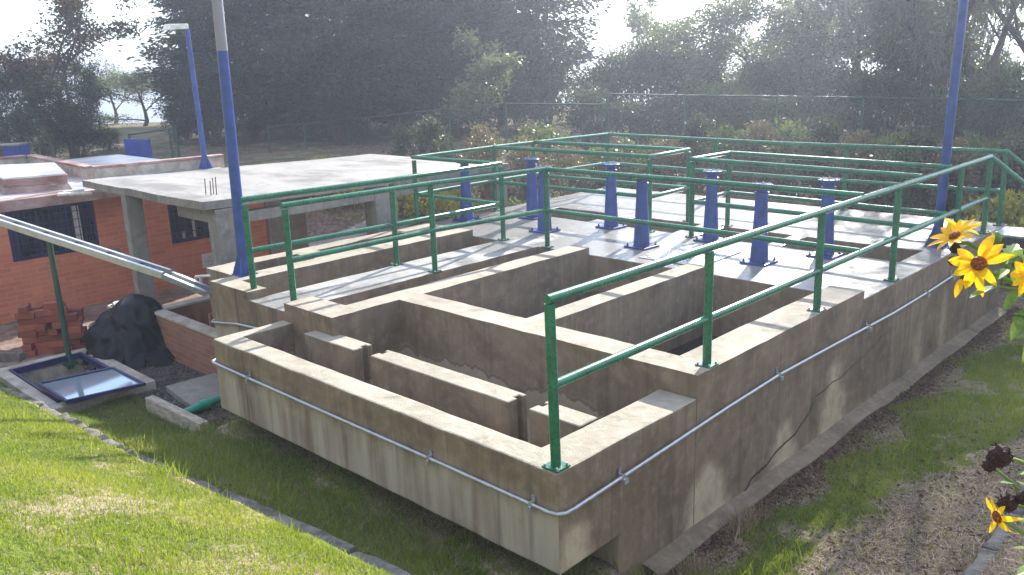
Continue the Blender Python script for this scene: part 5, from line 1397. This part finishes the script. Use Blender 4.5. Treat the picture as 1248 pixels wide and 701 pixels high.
# fallen leaves along the footing, in the yard and along the kerb
def litter(x, y, s, nm='leaf_litter'):
    z = ground_z(x, y) + .006 + rng.random(len(x)) * .012
    P = np.stack([x, y, z], 1); D = rng.normal(size=(len(x), 3)); D[:, 2] *= .3
    tag(leaf_cloud(nm, P, D, s * rng.uniform(.5, 1.3, len(x)), s * .5 * rng.uniform(.5, 1.2, len(x)), 'dead_leaf'), kind='stuff')
n = 9000; y = rng.uniform(.9, 9.6, n); x = .11 + np.abs(rng.normal(.10, .10, n)) + .05 * np.sin(y * 2.7)
x2, y2 = scatter(1500, .35, 1.8, .8, 5); x3 = rng.uniform(-4.5, 1.0, 2600); y3 = kerb_y(x3) + .12 + np.abs(rng.normal(0, .1, 2600))
litter(np.concatenate([x, x2, x3]), np.concatenate([y, y2, y3]), .045)
x, y = scatter(9000, -8.2, -4.9, -.2, .85); litter(x, y, .03, 'gravel')
bpy.data.objects['gravel'].data.materials[0] = MATS['kerb_stone']

# ================================================================== flowers at the right
def petal_mesh(mb, c, d, n_, L, W, curl, mname='petal_yellow'):
    s = d.cross(n_).normalized(); k = 6; rows = []
    for i in range(k + 1):
        t = i / k; w_ = W * (math.sin(PI * min(1, .12 + t * .88)) ** .75) * (1 if t < .98 else .25)
        p = c + d * (L * t) + n_ * (L * (.10 * math.sin(PI * t) - curl * t * t))
        rows.append((p - s * w_ * .5 + n_ * W * .06, p - n_ * W * .04, p + s * w_ * .5 + n_ * W * .06))
    for a, b in zip(rows, rows[1:]):
        mb.quad([a[0], a[1], b[1], b[0]], mname); mb.quad([a[1], a[2], b[2], b[1]], mname)
def set_tint(o, lo=0., hi=1.):
    me = o.data; a = me.attributes.new('tint', 'FLOAT', 'POINT'); a.data.foreach_set('value', np.random.default_rng(len(me.vertices)).uniform(lo, hi, len(me.vertices)).astype(np.float32))
def flower(root, c, nrm, R, npet, curl=.25, arc=(0, 1), disc=.22, miss=(), wd=.3):
    nrm = Vector(nrm).normalized(); u_, v_ = frame_of(nrm); mb = MB()
    for k in range(npet):
        if k in miss: continue
        an = 2 * PI * (arc[0] + (arc[1] - arc[0]) * k / npet) + random.uniform(-.1, .1); d = u_ * math.cos(an) + v_ * math.sin(an)
        petal_mesh(mb, c + d * R * disc * .7, d, nrm, R * random.uniform(.66, .9), R * wd * random.uniform(.85, 1.15), curl * random.uniform(-.4, 1.8))
    fo = part(mb, 'flower', root, smooth=True, sharp=60); set_tint(fo)
    db = MB(); prof = [(R * disc, -.003), (R * disc * 1.02, R * .04), (R * disc * .8, R * .13), (R * disc * .35, R * .17)]
    db.lathe((0, 0, 0), prof, 'flower_disc', 18); q = nrm.to_track_quat('Z', 'Y')
    for v in db.v: v.rotate(q); v += c
    part(db, 'flower_disc', fo, smooth=True)
    sb = MB(); sb.lathe((0, 0, 0), [(R * .05, -R * .34), (R * .2, -R * .2), (R * .26, -R * .03)], 'plant_green', 12)
    for v in sb.v: v.rotate(q); v += c
    set_tint(part(sb, 'sepals', fo, smooth=True))
    return fo
def head(root, c, r_, nrm=(0, 0, 1)):
    bm = bmesh.new(); bmesh.ops.create_icosphere(bm, subdivisions=3, radius=r_)
    for v in bm.verts: v.co = v.co * (1 + .22 * mnoise.noise(v.co * (2.2 / r_)) + .1 * mnoise.noise(v.co * (7 / r_))) + c
    mb = MB(); mb.addbm(bm, 'dead_head')
    for k in range(26):
        d = Vector(rng.normal(size=3)).normalized(); a = c + d * r_ * .8; e = d.orthogonal().normalized() * r_ * .12
        mb.quad([a - e, a + e, a + d * r_ * random.uniform(.35, .75)], 'dead_head')
    return part(mb, 'seed_head', root, smooth=True)
def leaf(root, a, b, W, sag=.1, mname='plant_green', lobes=0):
    a, b = Vector(a), Vector(b); d = b - a; L = d.length; d.normalize(); s = d.cross(Vector((0.1, 0.2, 1))).normalized(); n_ = s.cross(d)
    k = 10; mb = MB(); rows = []
    for i in range(k + 1):
        t = i / k; w_ = W * math.sin(PI * (t ** .8)) ** .8 * (1 + (.45 * (i % 2) - .2 if lobes else 0)) + .0008
        p = a + d * L * t - n_ * L * sag * t * t
        rows.append((p - s * w_ * .5 + n_ * w_ * .15, p, p + s * w_ * .5 + n_ * w_ * .15))
    for q, r2 in zip(rows, rows[1:]):
        mb.quad([q[0], q[1], r2[1], r2[0]], mname); mb.quad([q[1], q[2], r2[2], r2[1]], mname)
    o = part(mb, 'leaf', root, smooth=True, sharp=70); set_tint(o); return o
def stem(root, pts, r0, r1):
    k = len(pts); o = new_part(MB().tube(pts, [lerp(r0, r1, i / (k - 1)) for i in range(k)], 'plant_green', 8), 'stem', root); set_tint(o); return o
A = lambda u, v, d: at(u, v, d=d)
f1 = empty('flower_plant', tuple(A(1310, 420, 1.6)), 'yellow daisy like flowers on green stems leaning in at the upper right edge', 'flowers', 'flowers at the right edge')
b0 = A(1330, 470, 1.62); gr = Vector((b0.x + .1, b0.y + .05, 0)); gr.z = gz(gr.x, gr.y)
j1, j2 = A(1262, 356, 1.52), A(1300, 400, 1.56)
stem(f1, [gr - Vector((0, 0, .05)), gr.lerp(b0, .5) + Vector((.03, 0, 0)), b0, j2, j1], .012, .006)
toc = (CAM - A(1193, 320, 1.43)).normalized()
c1 = A(1193, 321, 1.43); flower(f1, c1, toc + RIGHT * -.25 + UP * .05, .054, 11, .3, miss=(2, 6), wd=.30)
stem(f1, [j1, A(1235, 345, 1.49), A(1210, 333, 1.46), c1 - toc * .02], .005, .003)
c2_ = A(1164, 288, 1.52); flower(f1, c2_, RIGHT * -.55 + UP * .8 + toc * .35, .045, 11, -.15)
c2b = A(1170, 279, 1.56); flower(f1, c2b, UP * .9 + RIGHT * .25 - toc * .2, .036, 9, -.5)
stem(f1, [j1, A(1228, 325, 1.53), A(1195, 304, 1.53), A(1179, 296, 1.52), c2_ - UP * .012], .005, .003)
c3 = A(1257, 337, 1.40); flower(f1, c3, toc + RIGHT * -.7 + UP * .2, .042, 11, .2)
stem(f1, [j2, A(1275, 360, 1.45), c3], .004, .003)
for u, v, d, r_ in ((1164, 303, 1.5, .0085), (1161, 318, 1.5, .0075), (1179, 341, 1.5, .012)):
    c = A(u, v, d); head(f1, c, r_); stem(f1, [A(1215, 338, 1.5), A((u + 1215) / 2, (v + 334) / 2 + 3, 1.5), c], .003, .002)
mbd = A(1167, 342, 1.49)
leaf(f1, A(1172, 340, 1.49), A(1164, 362, 1.48), .012, .1, 'petal_yellow')
leaf(f1, A(1215, 349, 1.45), A(1181, 359, 1.42), .016, .1); stem(f1, [A(1258, 357, 1.5), A(1235, 352, 1.48), A(1213, 349, 1.45)], .003, .002)
leaf(f1, A(1226, 322, 1.46), A(1240, 293, 1.5), .026, .1, lobes=1); leaf(f1, A(1232, 318, 1.47), A(1246, 302, 1.45), .022, .1, lobes=1)
leaf(f1, A(1228, 328, 1.47), A(1210, 341, 1.45), .02, .1); leaf(f1, A(1236, 346, 1.48), A(1244, 322, 1.47), .018, .2)
leaf(f1, A(1262, 372, 1.46), A(1229, 406, 1.44), .026, .25); leaf(f1, A(1250, 350, 1.47), A(1222, 372, 1.45), .022, .2); leaf(f1, A(1258, 330, 1.5), A(1236, 300, 1.52), .03, .1, lobes=1); leaf(f1, A(1262, 362, 1.5), A(1225, 340, 1.5), .026, .1, lobes=1); leaf(f1, A(1275, 395, 1.46), A(1236, 378, 1.45), .022, .1); leaf(f1, A(1265, 378, 1.47), A(1240, 392, 1.43), .02, .1); leaf(f1, A(1268, 402, 1.46), A(1238, 413, 1.42), .012, .0)
leaf(f1, A(1265, 380, 1.47), A(1246, 440, 1.46), .012, .2)
bud = MB().lathe((0, 0, 0), [(.002, 0), (.009, .004), (.010, .011), (.006, .018), (.002, .021)], 'plant_green', 12)
for v in bud.v: v += A(1213, 297, 1.5)
set_tint(part(bud, 'bud', f1, smooth=True)); stem(f1, [A(1238, 340, 1.5), A(1222, 315, 1.5), A(1213, 298, 1.5)], .003, .002)
f2 = empty('flower_plant', tuple(A(1330, 640, 1.55)), 'flower plant with dark dead heads and one drooping yellow flower at the lower right edge', 'flowers', 'flowers at the right edge')
b1 = A(1340, 690, 1.6); gr = Vector((b1.x + .05, b1.y, 0)); gr.z = gz(gr.x, gr.y); j = A(1290, 640, 1.52)
stem(f2, [gr - Vector((0, 0, .05)), b1, j], .010, .006)
for u, v, d, r_, pth in ((1218, 556, 1.42, .0185, ((1290, 600), (1262, 572), (1240, 561))), (1206, 567, 1.42, .011, ((1290, 610), (1262, 618), (1232, 587))), (1228, 613, 1.45, .015, ((1290, 640), (1262, 622), (1240, 616))), (1248, 607, 1.44, .012, ((1290, 640), (1268, 620), (1255, 611)))):
    c = A(u, v, d); head(f2, c, r_); stem(f2, [j] + [A(a, b, 1.47) for a, b in pth] + [c], .0045, .002)
leaf(f2, A(1258, 566, 1.44), A(1226, 556, 1.42), .010, .0); leaf(f2, A(1236, 590, 1.44), A(1212, 586, 1.42), .009, .05); leaf(f2, A(1262, 672, 1.45), A(1237, 664, 1.42), .012, .1); leaf(f2, A(1268, 690, 1.45), A(1240, 697, 1.42), .02, .1); leaf(f2, A(1262, 578, 1.45), A(1238, 576, 1.45), .014, .1)
leaf(f2, A(1266, 640, 1.46), A(1236, 630, 1.45), .02, .15); leaf(f2, A(1262, 600, 1.48), A(1240, 585, 1.48), .018, .1)
c4 = A(1216, 630, 1.38); flower(f2, c4, RIGHT * -.75 + UP * -.1 + toc * .1, .034, 9, .75, disc=.3); stem(f2, [j, A(1262, 658, 1.45), A(1238, 644, 1.42), c4], .0045, .003)

# ================================================================== air
m = bpy.data.materials.new('haze_air'); m.use_nodes = True
for n_ in list(m.node_tree.nodes):
    if n_.type == 'BSDF_PRINCIPLED': m.node_tree.nodes.remove(n_)
pv_ = m.node_tree.nodes.new('ShaderNodeVolumePrincipled')
pv_.inputs['Color'].default_value = (0.76, 0.83, 1.0, 1); pv_.inputs['Density'].default_value = 0.0034; pv_.inputs['Anisotropy'].default_value = 0.62
m.node_tree.links.new(pv_.outputs[0], m.node_tree.nodes['Material Output'].inputs['Volume'])
MATS['haze_air'] = m
lowest = float(vv[:, 2].min())
hz = MB().box(-1250, 1250, -1250, 1250, lowest - 1.0, 15.5, 'haze_air').build('haze'); tag(hz, kind='stuff')
